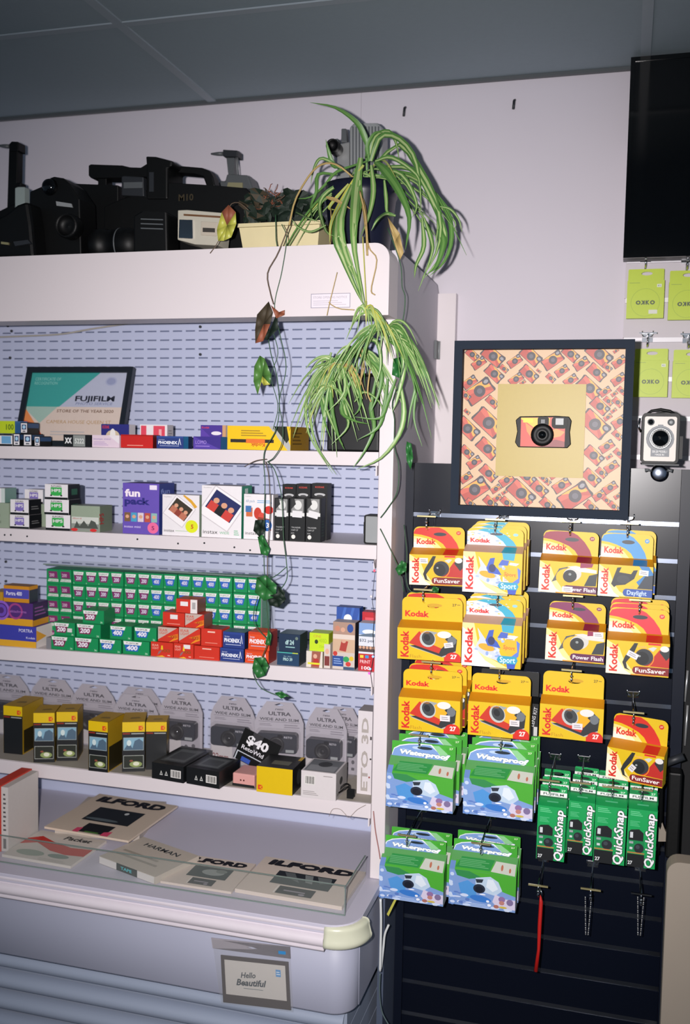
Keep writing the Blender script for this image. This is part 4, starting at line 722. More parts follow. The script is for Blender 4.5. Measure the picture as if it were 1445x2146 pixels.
m = MB(); m.prism([(fx0,fz0),(fx1,fz0),(fx1,fz1),(fx0,fz1)], -.0026, -.0002, '33271F', hole=[(fx0+.007,fz0+Hd*.13),(fx0+.007,fz1-Hd*.06),(fx1-.007,fz1-Hd*.06),(fx1-.007,fz0+Hd*.13)]); m.build('card_frame', pc)
m = MB(); m.box(fx0+.0035, fx1-.0035, -.0012, -.0003, fz0+Hd*.10, fz1-.004, 'C9C3BC'); art(m, (fx0+.007, -.0013, fz0+Hd*.13), (1,0,0), (0,0,1), fx1-fx0-.014, fz1-fz0-Hd*.19, [('t','26343A','Hello',.26,.52,.16,.25,4,.02,.3),('t','26343A','Beautiful',.18,.30,.18,.5,2,.03,.3),('r','5a686c',.30,.22,.62,.235),('r','4A90C8',.84,.66,.92,.86),('l','DCE8F0',.85,.7,.91,.82,2)]); m.build('card', pc)

# ================================================================== HOOKS AND HANGING BOXES
KR = 'D0261A'
def hook(px, py, ytip, label, z_low=None, bar=True, wall=S_Y, barm='brass_wire'):
    c = at(px, py, y=ytip); t = thing('display_hook', label, 'hook', (c.x, wall, c.z), 0, 'wire hooks on the black slatwall' if wall == S_Y else 'wire hooks on the white slatwall')
    L = wall-ytip; zl = (z_low-c.z) if z_low is not None else -.028
    m = MB()
    for sx in (-1, 1):
        m.tube([(sx*.004, -.001, -.004), (sx*.010, -.004, -.002), (sx*.012, -.007, .002), (sx*.012, -.010, .010)], .0014, 'chrome', 6)
    m.box(-.011, .011, -.0022, -.0004, -.008, .004, 'chrome'); m.build('back_clip', t)
    m = MB(); m.tube([(0, -.002, zl*.3), (0, -.006, zl), (0, -L+.014, zl), (0, -L+.004, zl+.004), (0, -L+.0005, zl+.012)], .0018, 'chrome', 8); m.build('rod', t)
    m = MB(); m.tube([(0, -.003, -.002), (0, -L*.5, .001), (0, -L, 0)], .0012, 'chrome', 6); m.lathe([(.0003,-.003),(.0028,-.001),(.0028,.0015),(.0003,.003)], 'chrome', 8, (0, -L, -.012)); m.tube([(0, -L, 0), (0, -L, -.012)], .0012, 'chrome', 6); m.build('scan_rod', t)
    if bar:
        m = MB(); m.box(-.0195, .0195, -L-.0015, -L+.0015, -.0016, .0016, barm); m.build('cross_bar', t)
    return t
def tabhole(w, cu, cv, ru, rv, n=12): return [(cu+ru*math.cos(2*PI*i/n), cv+rv*math.sin(2*PI*i/n)) for i in range(n)]
_HB = {}
def hang_box(name, label, cat, body, tabtop, y, art_tab, art_body, art_slope=(), base=KY, d=.034, s=.011, yaw=0, roll=0, key=None, n=1, group=None, dyb=.037, sticker=None, tabr=.012, slope_col=None, dx=.001, back=None, behind_label=None, right_art=()):
    """carton with a header card; body = (left, right, top, bottom) photo px of its front"""
    pl, pr, pt, pb = body
    a, b = at(pl, pb, y=y), at(pr, pb, y=y); w = b.x-a.x; xc = (a.x+b.x)/2; zb = at((pl+pr)/2, pb, y=y).z
    h = at((pl+pr)/2, pt, y=y).z-zb; H = at((pl+pr)/2, tabtop, y=y+d).z-zb
    out = []
    for k in range(n):
        t = thing(name, label if k == 0 else behind_label[k-1], cat, (xc+k*dx*random.choice((1,2)), y+k*dyb, zb+(0 if k == 0 else .004*k)), 0, group)
        t.rotation_euler = (0, -math.radians(roll), yaw)
        if (key, k > 0) in _HB and key:
            for ch in _HB[(key, k > 0)]: c = ch.copy(); COL.objects.link(c); c.parent = t
            out.append(t); continue
        A_t, A_b, A_s, bs = (art_tab, art_body, art_slope, base) if (k == 0 or back is None) else back
        m = MB(); w2 = w/2
        m.box(-w2, w2, 0, d-.0014, 0, h, bs)
        m.mesh([(-w2,0,h),(w2,0,h),(w2,d-.0014,h+s),(-w2,d-.0014,h+s),(-w2,d-.0014,h),(w2,d-.0014,h)], [(0,1,2,3)], slope_col or bs); m.mesh([(-w2,0,h),(-w2,d-.0014,h+s),(-w2,d-.0014,h)], [(0,1,2)], bs); m.mesh([(w2,0,h),(w2,d-.0014,h),(w2,d-.0014,h+s)], [(0,1,2)], bs)
        art(m, (-w2,0,0), (1,0,0), (0,0,1), w, h, A_b)
        if A_s: art(m, (-w2,0,h), (1,0,0), (0,d,s), w, math.hypot(d,s), A_s)
        if right_art: art(m, (w2,0,0), (0,1,0), (0,0,1), d, h, right_art)
        p1 = m.build('carton', t)
        m = MB(); tz = h+s-.004; th = H-tz; tw = w*.965
        hc = (tw*.02, H-th*.34) if tabr > 0 else (0, H-th*.35)
        m.prism(rrect(-tw/2, tw/2, h-.01, H, tabr if tabr else .004, '1100', 5), d-.0012, d, bs, hole=tabhole(tw, hc[0], hc[1], .0125, .0042)[::-1])
        Wt = tw
        ops = []
        art_t = MB()
        art(m, (-tw/2, d-.0012, h+s), (1,0,0), (0,0,1), tw, H-h-s-.0005, A_t)
        # dark euro slot print edge
        p2 = m.build('header_card', t)
        parts_ = [p1, p2]
        if sticker and k == 0:
            u, v, sw_, sh_, rot = sticker; m = MB(); m.box(-sw_*w/2, sw_*w/2, -.0012, -.0007, -sh_*h/2, sh_*h/2, 'DDD8DA'); art(m, (-sw_*w/2, -.0012, -sh_*h/2), (1,0,0), (0,0,1), sw_*w, sh_*h, [('l','8e8a90',.15,.2,.85,.8,2)]); p3 = m.build('price_sticker', t, (-w2+u*w, 0, v*h)); p3.rotation_euler.y = math.radians(-rot)
        if key: _HB[(key, k > 0)] = [p1, p2]
        out.append(t)
    return out
def corner_cut(col, r=.11, rv=.25, left=True, right=True):
    return []
def band(c, hole='2b3038', dot=None, num='27'):
    return [('p','F2D888',[(0,0),(.55,0),(.45,.25),(.3,.42),(.12,.52),(0,.55)]),('p','F4E6BC',[(0,0),(.42,0),(.34,.2),(.2,.34),(0,.42)]),('p','F5EEDD',[(0,0),(.28,0),(.2,.14),(.1,.22),(0,.26)]),
            ('p',c,[(.0,.72),(.04,.90),(.12,.955),(.25,.985),(.5,.99),(.62,.86),(.75,.58),(.85,.25),(.89,0),(.64,0),(.58,.2),(.47,.38),(.3,.53),(.15,.62),(0,.66)]),
            ('t',KR,'Kodak',.06,.18,.26,.38,0,.04),('e',hole,.52,.66,.125,.085),('e',c,.88,.74,.045,.095),('t','F0D8B0',num,.857,.71,.07,.05,0,.02)]
def body_text(): return [('t',KR,'Kodak',.175,.07,.125,.84,90,.035)]
FADE = [('p','F3DC92',[(0,0),(.62,0),(.4,.18),(.28,.45),(.2,.8),(0,1)]),('p','F4EAD0',[(0,0),(.42,0),(.3,.14),(.2,.4),(.12,.7),(0,.8)])]
def B_fun(pill='7E1418', txt='FunSaver'):
    return FADE + body_text() + [('p','B8241A',[(.60,.30),(.72,.5),(.84,.8),(1,.88),(1,.28)]),('p','26282A',[(.44,.96),(.50,.96),(.44,.66),(.32,.36),(.34,.20),(.40,.12),(.30,.18),(.26,.36),(.30,.55)]),
      ('e','2E3236',.60,.56,.15,.25,35),('e','14171a',.57,.52,.11,.20,35),('p','C7CCC8',[(.66,.82),(.74,.88),(.80,.86),(.74,.74)]),('e','9AA0A0',.53,.58,.02,.03),('p','2a2c2e',[(.84,.74),(.9,.9),(1,.92),(1,.60),(.95,.5)]),('e','DCDAD6',.92,.84,.07,.09),('o','F0A81C',.60,.54,.16,.06),
      ('p',KR,[(.66,.99),(.86,.99),(.86,.93),(.66,.93)]),('t','E8A080','Kodak',.50,.84,.06,.14,0,0),
      ('p',pill,[(.42,.15),(.44,.24),(.48,.27),(1,.27),(1,.04),(.48,.04),(.44,.07)]),('t','F4E8E4',txt,.47,.10,.13,.48,0,.02),('p','D89010',[(.4,.035),(.8,.035),(.8,0),(.4,0)])]
def B_power():
    return FADE + body_text() + [('p','50565A',[(.22,.34),(.34,.78),(.50,.86),(.46,.76),(.38,.66),(.30,.40)]),('e','F0B414',.54,.48,.25,.32,-10),('e','C9C8C4',.57,.62,.16,.22,20),('e','23272B',.53,.56,.12,.20,20),('e','8C9496',.53,.62,.025,.04),('p','D8D4D0',[(.48,.86),(.62,.90),(.98,.80),(.98,.70),(.7,.72),(.6,.80)]),('p','2C3438',[(.78,.28),(.98,.30),(1,.70),(.86,.62)]),('p','8E1E4C',[(.70,1),(.92,1),(.90,.88),(.70,.84)]),
      ('p','5C1848',[(.42,.15),(.44,.24),(.48,.27),(1,.27),(1,.04),(.48,.04),(.44,.07)]),('t','F0E8F0','Power Flash',.47,.10,.12,.51,0,.02),('p','D89010',[(.3,.035),(.8,.035),(.8,0),(.3,0)])]
def B_day():
    return FADE + body_text() + [('p','2A78B4',[(.74,1),(.92,1),(1,.8),(1,.3),(.8,.3),(.70,.5),(.86,.75)]),('p','1E242C',[(.24,.40),(.34,.92),(.42,.94),(.38,.78),(.60,.74),(.64,.86),(.72,.88),(.66,.6),(.5,.40),(.34,.36),(.30,.30)]),('e','2E343A',.46,.56,.12,.13),('p','2C3440',[(.72,.3),(1,.3),(1,.74),(.86,.7)]),('p','C9B030',[(.5,.3),(.68,.42),(.66,.3)]),
      ('p','1E4A9C',[(.46,.15),(.48,.25),(.52,.28),(1,.28),(1,.04),(.52,.04),(.48,.07)]),('t','BCD0F0','Daylight',.54,.10,.14,.36,0,.02),('p','D8B010',[(.4,.035),(.7,.035),(.7,0),(.4,0)])]
def B_sport():
    random.seed(11)
    return [('p','F2DC94',[(0,0),(.8,0),(.5,.2),(.28,.5),(.2,1),(0,1)]),('p','E6E2E6',[(0,0),(.6,0),(.4,.15),(.24,.4),(.1,.8),(0,.9)])] + body_text() + [('p','2FA0BC',[(.66,1),(.88,1),(.86,.82),(.68,.84)]),('p','C4CCE4',[(.22,.4),(.3,.66),(.26,.9),(.42,.6),(.6,.5),(.66,.3),(.8,.2),(.6,.16),(.4,.25)])] + [('e',random.choice(('DDE2EE','A8B8DC','F0ECEC','8CA4D8')),.24+.46*random.random(),.2+.55*random.random(),.02+.02*random.random(),.02+.03*random.random()) for _ in range(22)] + [
      ('e','E0A428',.42,.46,.14,.08,-12),('p','3656B4',[(.40,.62),(.46,.86),(.54,.88),(.52,.70),(.60,.60),(.66,.46),(.56,.48),(.44,.5)]),('e','2A3060',.50,.62,.06,.10),('p','4460B8',[(.6,.7),(.66,.84),(.78,.82),(.76,.70)]),('p','5878D0',[(.92,.66),(.98,.6),(.96,.3),(.86,.16),(.80,.2),(.9,.4)]),('p','E8B020',[(.68,.44),(.74,.68),(.92,.66),(.94,.4),(.82,.26)]),('t','D86828','Sport',.70,.46,.09,.2,-6,.02),('p','D0D4E8',[(.8,.78),(.95,.76),(.9,.7),(.78,.72)]),('p','3050B8',[(.76,.14),(.92,.14),(.90,0),(.78,0)]),
      ('p','2C9ABC',[(.60,.20),(.63,.27),(.66,.29),(.92,.29),(.95,.2),(.92,.11),(.66,.11),(.62,.14)]),('t','CFE8F0','Sport',.65,.14,.13,.26,0,.02)]
def T_sport():
    random.seed(5)
    return [('p','DCD8E2',[(0,0),(.72,0),(.66,.3),(.55,.6),(.4,.8),(.2,.88),(0,.8)])]+[('e',random.choice(('B8C4DC','9CB4D4','E8E2E8','E0C070')),random.random()*.62,.1+random.random()*.62,.02+.02*random.random(),.03+.03*random.random()) for _ in range(26)]+[('p','2FA0BC',[(.18,.88),(.3,.99),(.62,.99),(.56,.86),(.70,.62),(.82,.3),(.88,0),(.70,0),(.64,.25),(.5,.58),(.36,.78)])]+[('e','A8CCE0',.3+.5*random.random(),.55+.4*random.random()-.3*0,.015,.025) for _ in range(8)]+[('t',KR,'Kodak',.06,.16,.24,.36,0,.04),('e','39424C',.52,.68,.115,.075),('e','8CC0CC',.86,.68,.045,.085)]
def T_flash(hole='C89A10'): return [('t',KR,'Kodak',.05,.16,.25,.40,0,.04),('e',hole,.54,.68,.125,.08),('t','5c4610','27',.83,.68,.11,.07,0,.02),('l','8a6c14',.91,.7,.96,.78,1)]
def B_flash():
    return body_text() + [('p','AAB0B0',[(.18,.48),(.22,.40),(.72,.12),(.92,.30),(.90,.42),(.70,.22)]),('p','2A2C2E',[(.20,.44),(.70,.14),(.92,.34),(.94,.7),(.84,.86),(.7,.6)]),('p','C4301C',[(.18,.52),(.34,.90),(.42,.92),(.70,.42),(.66,.24)]),('p','E8A818',[(.36,.92),(.62,.90),(.80,.62),(.70,.40),(.42,.62)]),('e','B8BEBC',.48,.68,.125,.26,30),('e','3A3F42',.49,.70,.10,.22,30),('e','1c1f22',.47,.72,.05,.11,30),('p','9aA0A0',[(.5,.94),(.64,.90),(.58,.82)]),('e','DDDCD8',.74,.84,.11,.11),('e','6a7076',.86,.66,.07,.14),
      ('e',KR,.88,.10,.125,.20),('p',KR,[(.74,0),(1,0),(1,.14),(.74,.14)]),('t','F4E4DC','27',.84,.10,.13,.10,0,.04),('t','B88A14','Flash',.2,.06,.11,.18,0,0),('t','C87818','Kodak',.38,.86,.07,.13,0,0)]
ORG = 'D08A12'
SLB = lambda c: [('p',c,[(.62,0),(.88,0),(.89,1),(.64,1)]),('r','BE7C10',0,.02,.02,.98)]
SB = (.9, .35, 0, 0, 0)
def behinds(n, what, where): return ['%s, %s from front %s' % (what, ('second', 'third', 'fourth')[i], where) for i in range(n-1)]
def kstack(label, body, tt, y, kind, n=1, roll=0, yaw=0, st=None, what='', where='', back=None, dx=.001, c=None):
    T = {'fun': band(c or 'CC2A1A'), 'pow': band(c or '8E1E3C', dot=1, num='39'), 'day': band('3E8CC4'), 'sport': T_sport(), 'flash': T_flash()}[kind]
    B = {'fun': B_fun(), 'pow': B_power(), 'day': B_day(), 'sport': B_sport(), 'flash': B_flash()}[kind]
    S = {'fun': SLB('CC2A1A'), 'pow': SLB('8E1E3C'), 'day': SLB('2A78B4'), 'sport': [('p','2FA0BC',[(.64,0),(.88,0),(.88,1),(.68,1)])], 'flash': []}[kind]
    bk = None
    if back == 'fun': bk = (band('CC2A1A'), B_fun(), SLB('CC2A1A'), KY)
    return hang_box('boxed_camera', label, 'camera box', body, tt, y, T, B, S, n=n, roll=roll, yaw=yaw, sticker=st, group='yellow camera boxes hanging on the black slatwall', slope_col=ORG if kind != 'sport' else 'CFA890', behind_label=behinds(n, what, where) if n > 1 else None, back=bk, dx=dx, right_art=[('r','B8801A',.1,0,.9,.3)] if kind == 'sport' else ())
H = 'chrome wire hook with cross bar, '
kstack('yellow box with a red band, first of the top row', (857,969,1163,1227), 1104, 2.00, 'fun', 1, roll=1.0, st=(.27,.80,.16,.18,0))
hook(893, 1082, 2.00, H+'first of the top row')
kstack('yellow and splash print box with teal band, second of the top row', (968,1092,1158,1243), 1107, 1.94, 'sport', 3, st=(.76,.36,.16,.13,0), what='yellow splash print box', where='on the top row', dx=.002)
hook(1037, 1089, 1.95, H+'second of the top row')
kstack('yellow box with a maroon band, third of the top row', (1127,1249,1178,1244), 1113, 2.00, 'pow', 1, roll=-1.2, st=(.50,.14,.18,.17,0))
hook(1194, 1093, 2.00, H+'third of the top row')
kstack('yellow box with a pale blue band, last of the top row', (1251,1365,1185,1252), 1118, 1.97, 'day', 2, roll=-.8, st=(.83,.80,.17,.17,-3), what='yellow box with a blue band', where='at the end of the top row', dx=.006)
hook(1315, 1097, 1.97, H+'last of the top row')
kstack('all yellow box printed 27, first of the second row', (832,965,1318,1384), 1252, 1.95, 'flash', 2, roll=1.0, st=(.81,.52,.14,.16,10), what='yellow box with a red band', where='at the left of the second row', back='fun', dx=.001)
hook(886, 1236, 1.96, H+'first of the second row')
kstack('yellow and splash print box with teal band, second of the second row', (966,1090,1308,1398), 1255, 1.93, 'sport', 3, st=(.81,.70,.16,.14,0), what='yellow splash print box', where='on the second row', dx=.002)
hook(1042, 1246, 1.94, H+'second of the second row')
kstack('yellow box with a purple band, third of the second row', (1141,1265,1320,1387), 1262, 2.00, 'pow', 1, roll=-.8, st=(.88,.90,.17,.17,3), c='7C2458')
hook(1200, 1249, 2.00, H+'third of the second row')
kstack('yellow box with a bright red band, last of the second row', (1268,1400,1345,1415), 1275, 1.94, 'fun', 3, roll=-.3, st=(.42,.60,.18,.17,-25), what='yellow box with a red band', where='at right of the second row', c='D02838', dx=.001)
hook(1340, 1258, 1.95, H+'last of the second row')
kstack('all yellow box printed 27, first of the third row', (834,963,1465,1534), 1404, 1.92, 'flash', 3, roll=.8, st=(.76,.46,.16,.18,0), what='yellow box with a red band', where='at the left of the third row', back='fun', dx=.004)
hook(903, 1388, 1.93, H+'first of the third row')
kstack('all yellow box printed 27, second of the third row', (979,1108,1474,1545), 1413, 1.95, 'flash', 1, roll=.3, st=(.76,.46,.16,.18,0))
hook(1046, 1401, 1.96, H+'second of the third row')
kstack('all yellow box printed 27, third of the third row', (1128,1262,1480,1550), 1409, 1.96, 'flash', 1, roll=-.3, st=(.60,.42,.16,.18,0))
hook(1197, 1405, 1.96, H+'third of the third row')
kstack('tilted yellow box with a red band, lowest of the yellow boxes', (1266,1388,1575,1640), 1500, 1.95, 'fun', 1, roll=-1.5, yaw=-.22, st=(.46,.46,.10,.22,-35))
hook(1327, 1493, 1.95, H+'above the lowest yellow box')
# black pack behind the second one of the third row
hang_box('card_pack', 'black hang pack with white lettering behind the yellow boxes of the third row', 'card pack', (1000,1126,1470,1538), 1404, 2.035, [('e','050607',.5,.6,.1,.1)], [('t','C8C8CA','LENS KIT',.93,.3,.06,.6,80,.01),('r','C8C6C4',.93,.02,.99,.3)], base='0D0F12', d=.02, tabr=.004)
# green and blue waterproof camera boxes
def wp_tab(): return [('r','46A834',0,0,1,1),('p','E8ECF0',[(0,.1),(.03,.5),(.12,.74),(.26,.88),(.42,.95),(.62,.96),(.74,.6),(.86,0),(0,0)]),('p','7C9CD4',[(.0,0),(.04,.46),(.13,.68),(.27,.82),(.42,.89),(.6,.9),(.72,.5),(.8,0)]),('p','8CC890',[(.64,.9),(.74,.92),(.86,.5),(.92,.2),(.8,.0),(.74,.4)]),('e','9DB8E4',.2,.4,.08,.14),('e','B8CCE8',.4,.66,.08,.1),('p','40A030',[(.86,0),(.9,.4),(.84,.8),(1,.9),(1,0)]),('e','1c2a34',.52,.68,.12,.10),
  ('tb','2c5c8c','Waterproof',.13,.20,.28,.78,-2,.03,.15,.010),('tb','F2F4F6','Waterproof',.13,.20,.28,.78,-2,.03,.15,.005),('t','E8F0D0','27',.9,.76,.12,.06,0,.02)]
def wp_slope(): return [('p','6C8CC8',[(0,0),(.1,0),(.14,1),(0,1)]),('r','4AA838',.08,0,1,1),('r','F0EEEE',.16,.78,1,1),('t','4c5c58','FUJIFILM',.32,.81,.13,.24,0,.02),('p','2E8C44',[(.08,.12),(.6,.12),(.66,.70),(.16,.70)]),('l','6CB078',.14,.2,.58,.62,5),('p','C8CAC0',[(.62,.1),(.98,.02),(.98,.62),(.68,.66)]),('e','B87058',.78,.36,.018,.16),('e','B87058',.90,.26,.016,.12)]
def wp_body():
    random.seed(9)
    o = [('r','7A98CC',0,0,1,1),('p','48A430',[(.14,1),(1,1),(1,.44),(.80,.54),(.66,.72),(.5,.82),(.2,.86)]),('p','2E8448',[(.08,1),(.3,1),(.5,.86),(.3,.78),(.12,.84)]),('p','4C90D0',[(.14,.62),(.28,.74),(.4,.62),(.42,.3),(.3,.22),(.18,.36)]),('e','3474C4',.48,.26,.16,.09,-5),('p','B8CCE0',[(.40,.84),(.62,.92),(.74,.80),(.80,.56),(.70,.40),(.52,.46),(.40,.6)]),('p','D8E2EC',[(.58,.84),(.66,.84),(.74,.6),(.66,.5),(.56,.62)])]
    o += [('e',random.choice(('C8D4EC','98B0DC','5878BC','E8ECF4','6C90D0')),random.random(),random.random()*.42,.02+.05*random.random(),.015+.03*random.random()) for _ in range(34)]+[('e','C0D0E8',.06*random.random(),random.random(),.03,.05) for _ in range(6)]
    o += [('p','CFC6DC',[(.70,.46),(.84,.36),(1,.36),(1,.08),(.72,.12),(.66,.24)]),('e','8C6C9C',.80,.34,.05,.08),('e','B87C74',.80,.24,.04,.06),('e','7C6C94',.92,.28,.05,.09),('e','C8B048',.82,.12,.06,.03),('e','A86C60',.72,.12,.04,.05),('e','1E2638',.46,.56,.09,.13),('e','0e1424',.46,.54,.06,.09),('p','28303C',[(.40,.82),(.52,.84),(.50,.74),(.42,.72)]),('l','B4C8E8',.22,.02,.68,.14,3),('o','6088C8',.06,.1,.05,.2)]
    return o
def wstack(label, body, tt, y, n, where, key, dx=.002):
    hang_box('boxed_camera', label, 'camera box', body, tt, y, wp_tab(), wp_body(), wp_slope(), base='5A9C58', d=.036, s=.026, n=n, tabr=.004, group='green and blue camera boxes hanging on the black slatwall', behind_label=behinds(n, 'green and blue splash print box', where), dyb=.038, dx=dx, key=None, right_art=[('r','46A834',0,.5,1,1),('r','C8D0DC',0,0,1,.3),('r','8FA8A8',0,.3,1,.5)])
wstack('green and blue splash print box, left of the upper pair', (808,948,1626,1697), 1556, 1.93, 3, 'in the upper left pair', 'w', dx=.006)
hook(878, 1541, 1.94, H+'above the left splash print boxes')
wstack('green and blue splash print box, right of the upper pair', (969,1115,1637,1713), 1565, 1.93, 3, 'in the upper right pair', 'w2')
hook(1049, 1549, 1.94, H+'above the right splash print boxes')
wstack('green and blue splash print box, left of the lowest pair', (793,928,1822,1890), 1755, 1.95, 2, 'in the lowest left pair', 'w3', dx=.006)
hook(852, 1751, 1.94, H+'of the left box in the lowest pair')
wstack('green and blue splash print box, right of the lowest pair', (939,1079,1829,1903), 1763, 1.95, 2, 'in the lowest right pair', 'w4')
hook(1007, 1768, 1.94, H+'of the right box in the lowest pair')
# slim green boxes
GG = '0C9A50'
def qs_tab(glare=False): return [('r','E4E6E4',0,.0,1,.42),('t','3A4444','FUJIFILM',.12,.10,.22,.76,0,.02),('t','D8F0DC','27',.78,.52,.2,.16,0,.02),('e','0a2a1c',.5,.68,.18,.12),('p','0B7C40',[(0,.45),(.3,.45),(.4,.6),(0,.9)])]
def qs_body(): return [('l','6CCC94',.08,.88,.5,.97,3),('l','58BC84',.08,.70,.42,.80,4),('p','15181B',[(.05,.60),(.12,.64),(.40,.66),(.56,.60),(.56,.46),(.05,.46)]),('r','C8CCD0',.1,.50,.2,.60),('r','0E8048',.05,.26,.6,.46),('e','20242A',.42,.33,.17,.085),('e','3a4048',.38,.35,.07,.035),('r','9AA0A4',.08,.40,.22,.44),('r','C8D0D0',.1,.30,.2,.34),('r','B8743C',.03,.235,.62,.255),('r','14171A',.02,0,.62,.225),('t','D8DCDC','27',.06,.04,.06,.16,0,.03),('tb','101214','QuickSnap',.90,.02,.28,.93,90,.03,.12,.035),('tb','ECEEF0','QuickSnap',.90,.02,.28,.93,90,.03,.12,.013)]
for i, (a, b, t_, bt, tt, yy, nm) in enumerate(((1122,1181,1690,1803,1645,1.93,'first'),(1185,1240,1680,1790,1640,1.95,'second'),(1241,1307,1690,1810,1650,1.93,'third'),(1310,1371,1697,1818,1652,1.93,'last'))):
    hang_box('boxed_camera', 'slim green box with upright white lettering, %s of the four' % nm, 'camera box', (a,b,t_,bt), tt, yy, qs_tab(), qs_body(), [('l','5CC08C',.3,.3,.7,.6,1),('r','0A6C3C',0,.8,1,1)], base=GG, d=.034, s=.009, n=3, tabr=.003, group='slim green camera boxes hanging on the black slatwall', behind_label=behinds(3, 'slim green box', 'of the %s stack of four' % nm), dyb=.038, dx=.001, roll=(-.5,-1.2,-.8,-.6)[i])
for px, py, lb in ((1151,1636,'above the first slim green boxes'),(1216,1641,'above the second slim green boxes'),(1283,1650,'above the third slim green boxes'),(1345,1655,'above the last slim green boxes')): hook(px, py, 1.94, H+lb)
# lowest hooks: lanyard, chains
hook(1127, 1856, 1.96, 'lower wire hook that carries the red lanyard'); hook(1237, 1864, 1.97, 'lower wire hook that carries a fine chain strap'); hook(1343, 1874, 1.97, 'lower wire hook with a shiny silver label holder', barm='chrome')
p = at(1131, 1862, y=1.975); q = [at(x, y_, y=1.975) for x, y_ in ((1132,1876),(1133,1890),(1130,1940),(1128,1990),(1122,2035))]
t = thing('lanyard', 'red lanyard hanging from a low hook at the bottom', 'lanyard', q[0])
m = MB(); m.tube([v-q[0] for v in q], [.0012,.004,.0042,.0032,.0045], 'red_cord', 8); m.build('cord', t); m = MB(); m.tube([Vector((0,0,.012)), Vector((.002,0,.004)), Vector((0,0,-.004))], .0015, 'chrome', 6); m.build('clasp', t)
for (x, lb, cx_) in ((1232, 'left fine silver chain strap hanging low', 0), (1342, 'right fine silver chain strap hanging low', 1)):
    q0 = at(x, 1880, y=1.975); t = thing('chain_strap', lb, 'strap', q0)
    m = MB()
    for k in range(18):
        for sx in (-1, 1):
            m.tube([Vector((sx*(.006-.0002*k), 0, -.0045*k)), Vector((sx*(.0055-.0002*k), .002*(k % 2), -.0045*(k+.8)))], .0011, 'silver', 4)
    o = m.build('links', t); o['kind'] = 'stuff'

# ================================================================== BIG PICTURE FRAME
YF = 2.042
A, B, D = at(951, 714, y=YF), at(1327, 713, y=YF), at(1318, 1090, y=YF)
x0, x1, z0, z1 = A.x+.001, (B.x+D.x)/2, D.z, A.z
fr = thing('picture_frame', 'large navy black square frame holding a yellow mounted camera', 'picture frame', ((x0+x1)/2, YF, z0)); w2 = (x1-x0)/2; hh = z1-z0; bw = .0175
m = MB(); m.prism([(-w2,0),(w2,0),(w2,hh),(-w2,hh)], 0, .040, 'frame_navy', hole=[(-w2+bw,bw),(-w2+bw,hh-bw),(w2-bw,hh-bw),(w2-bw,bw)]); m.build('frame_border', fr)
pw, ph = 2*(w2-bw+.002), hh-2*bw+.004
def mini(cu, cv, size, ang, hue=0):
    asp = pw/ph
    def R_(pts): return rotp([(cu+a*size, cv+b*size*asp) for a, b in pts], cu, cv, ang, asp)
    q = R_([(.16,.02)])[0]; q2 = R_([(.36,.14)])[0]
    return [('p','3c3238',R_([(-.5,-.22),(-.48,-.27),(.46,-.27),(.5,-.22),(.47,-.05),(.5,.22),(.44,.28),(.2,.26),(-.44,.27),(-.5,.22),(-.47,.05)])),
            ('p','C85A48',R_([(-.43,-.25),(.42,-.25),(.42,.2),(.1,.24),(-.43,.24)])),('p','D8A040',R_([(-.1,.25),(.3,.2),(.42,-.05),(.3,-.1),(.05,.1),(-.3,.25)])),('p','B04438',R_([(-.43,-.25),(-.1,-.25),(.2,-.1),(.42,-.25),(.42,-.1),(.2,.0),(-.43,.1)])),
            ('e','39343c',R_([(.02,0)])[0][0],R_([(.02,0)])[0][1],.19*size,.19*size*asp),('e','5a5660',R_([(.02,0)])[0][0],R_([(.02,0)])[0][1],.09*size,.09*size*asp),('e','34303a',q2[0],q2[1],.13*size,.11*size*asp,ang),('e','8C8A90',q2[0],q2[1],.08*size,.06*size*asp,ang)]
ops = []
for X_, Y_, sz, an in ((215,140,90,-42),(335,150,150,-38),(255,190,95,36),(345,250,125,-42),(400,222,60,-42),(460,180,95,36),(550,150,140,-42),(543,250,120,-42),(672,175,135,36),(597,235,32,-40),(725,235,88,36),(665,275,64,-42),(470,282,95,36),(770,140,110,-42),(830,195,98,36),(925,142,165,-42),(915,242,120,-42),(972,215,62,-42),(1035,185,90,36),(1015,125,36,36),(775,287,90,36),(205,300,100,36),(262,352,190,36),(340,412,90,-42),(320,530,200,-42),(195,470,44,-42),(200,565,160,-42),(320,680,150,-42),(200,702,95,-42),(245,762,98,36),(330,822,120,-42),(200,852,86,36),(250,922,190,36),(435,860,98,36),(375,912,70,36),(425,930,42,36),(520,930,180,-42),(620,900,120,-42),(550,835,120,-42),(660,856,64,-42),(745,880,115,36),(702,826,60,36),(820,940,205,36),(670,992,100,-42),(908,830,120,-42),(962,802,74,-42),(915,705,130,-42),(915,530,190,-42),(985,655,95,36),(1040,590,70,-42),(880,330,160,-42),(940,430,120,-42),(965,350,74,36),(985,402,64,-42),(1035,282,92,36),(1015,362,44,36),(1035,408,70,-42),(1015,455,40,36),(985,492,54,36),(1050,515,100,36),(1000,712,44,36),(1015,768,90,36),(1052,692,70,-42),(955,930,84,36),(1012,885,92,36),(912,995,90,-42),(995,955,56,-42),(1035,988,70,-42),(345,990,95,-42),(440,988,85,-42),(385,965,60,36),(230,1000,70,-42),(510,300,40,36),(185,375,70,-42),(500,450,100,36),(640,840,60,-42),(560,985,60,36),(1055,345,60,-42),(1055,930,50,36)):
    ops += mini((X_-165)/907, 1-(Y_-110)/905, sz*.93/907, an)
m = MB(); m.box(-pw/2, pw/2, .024, .028, bw-.002, bw-.002+ph, 'CDAC88'); art(m, (-pw/2, .024, bw-.002), (1,0,0), (0,0,1), pw, ph, ops, step=.000005); m.build('patterned_print', fr)
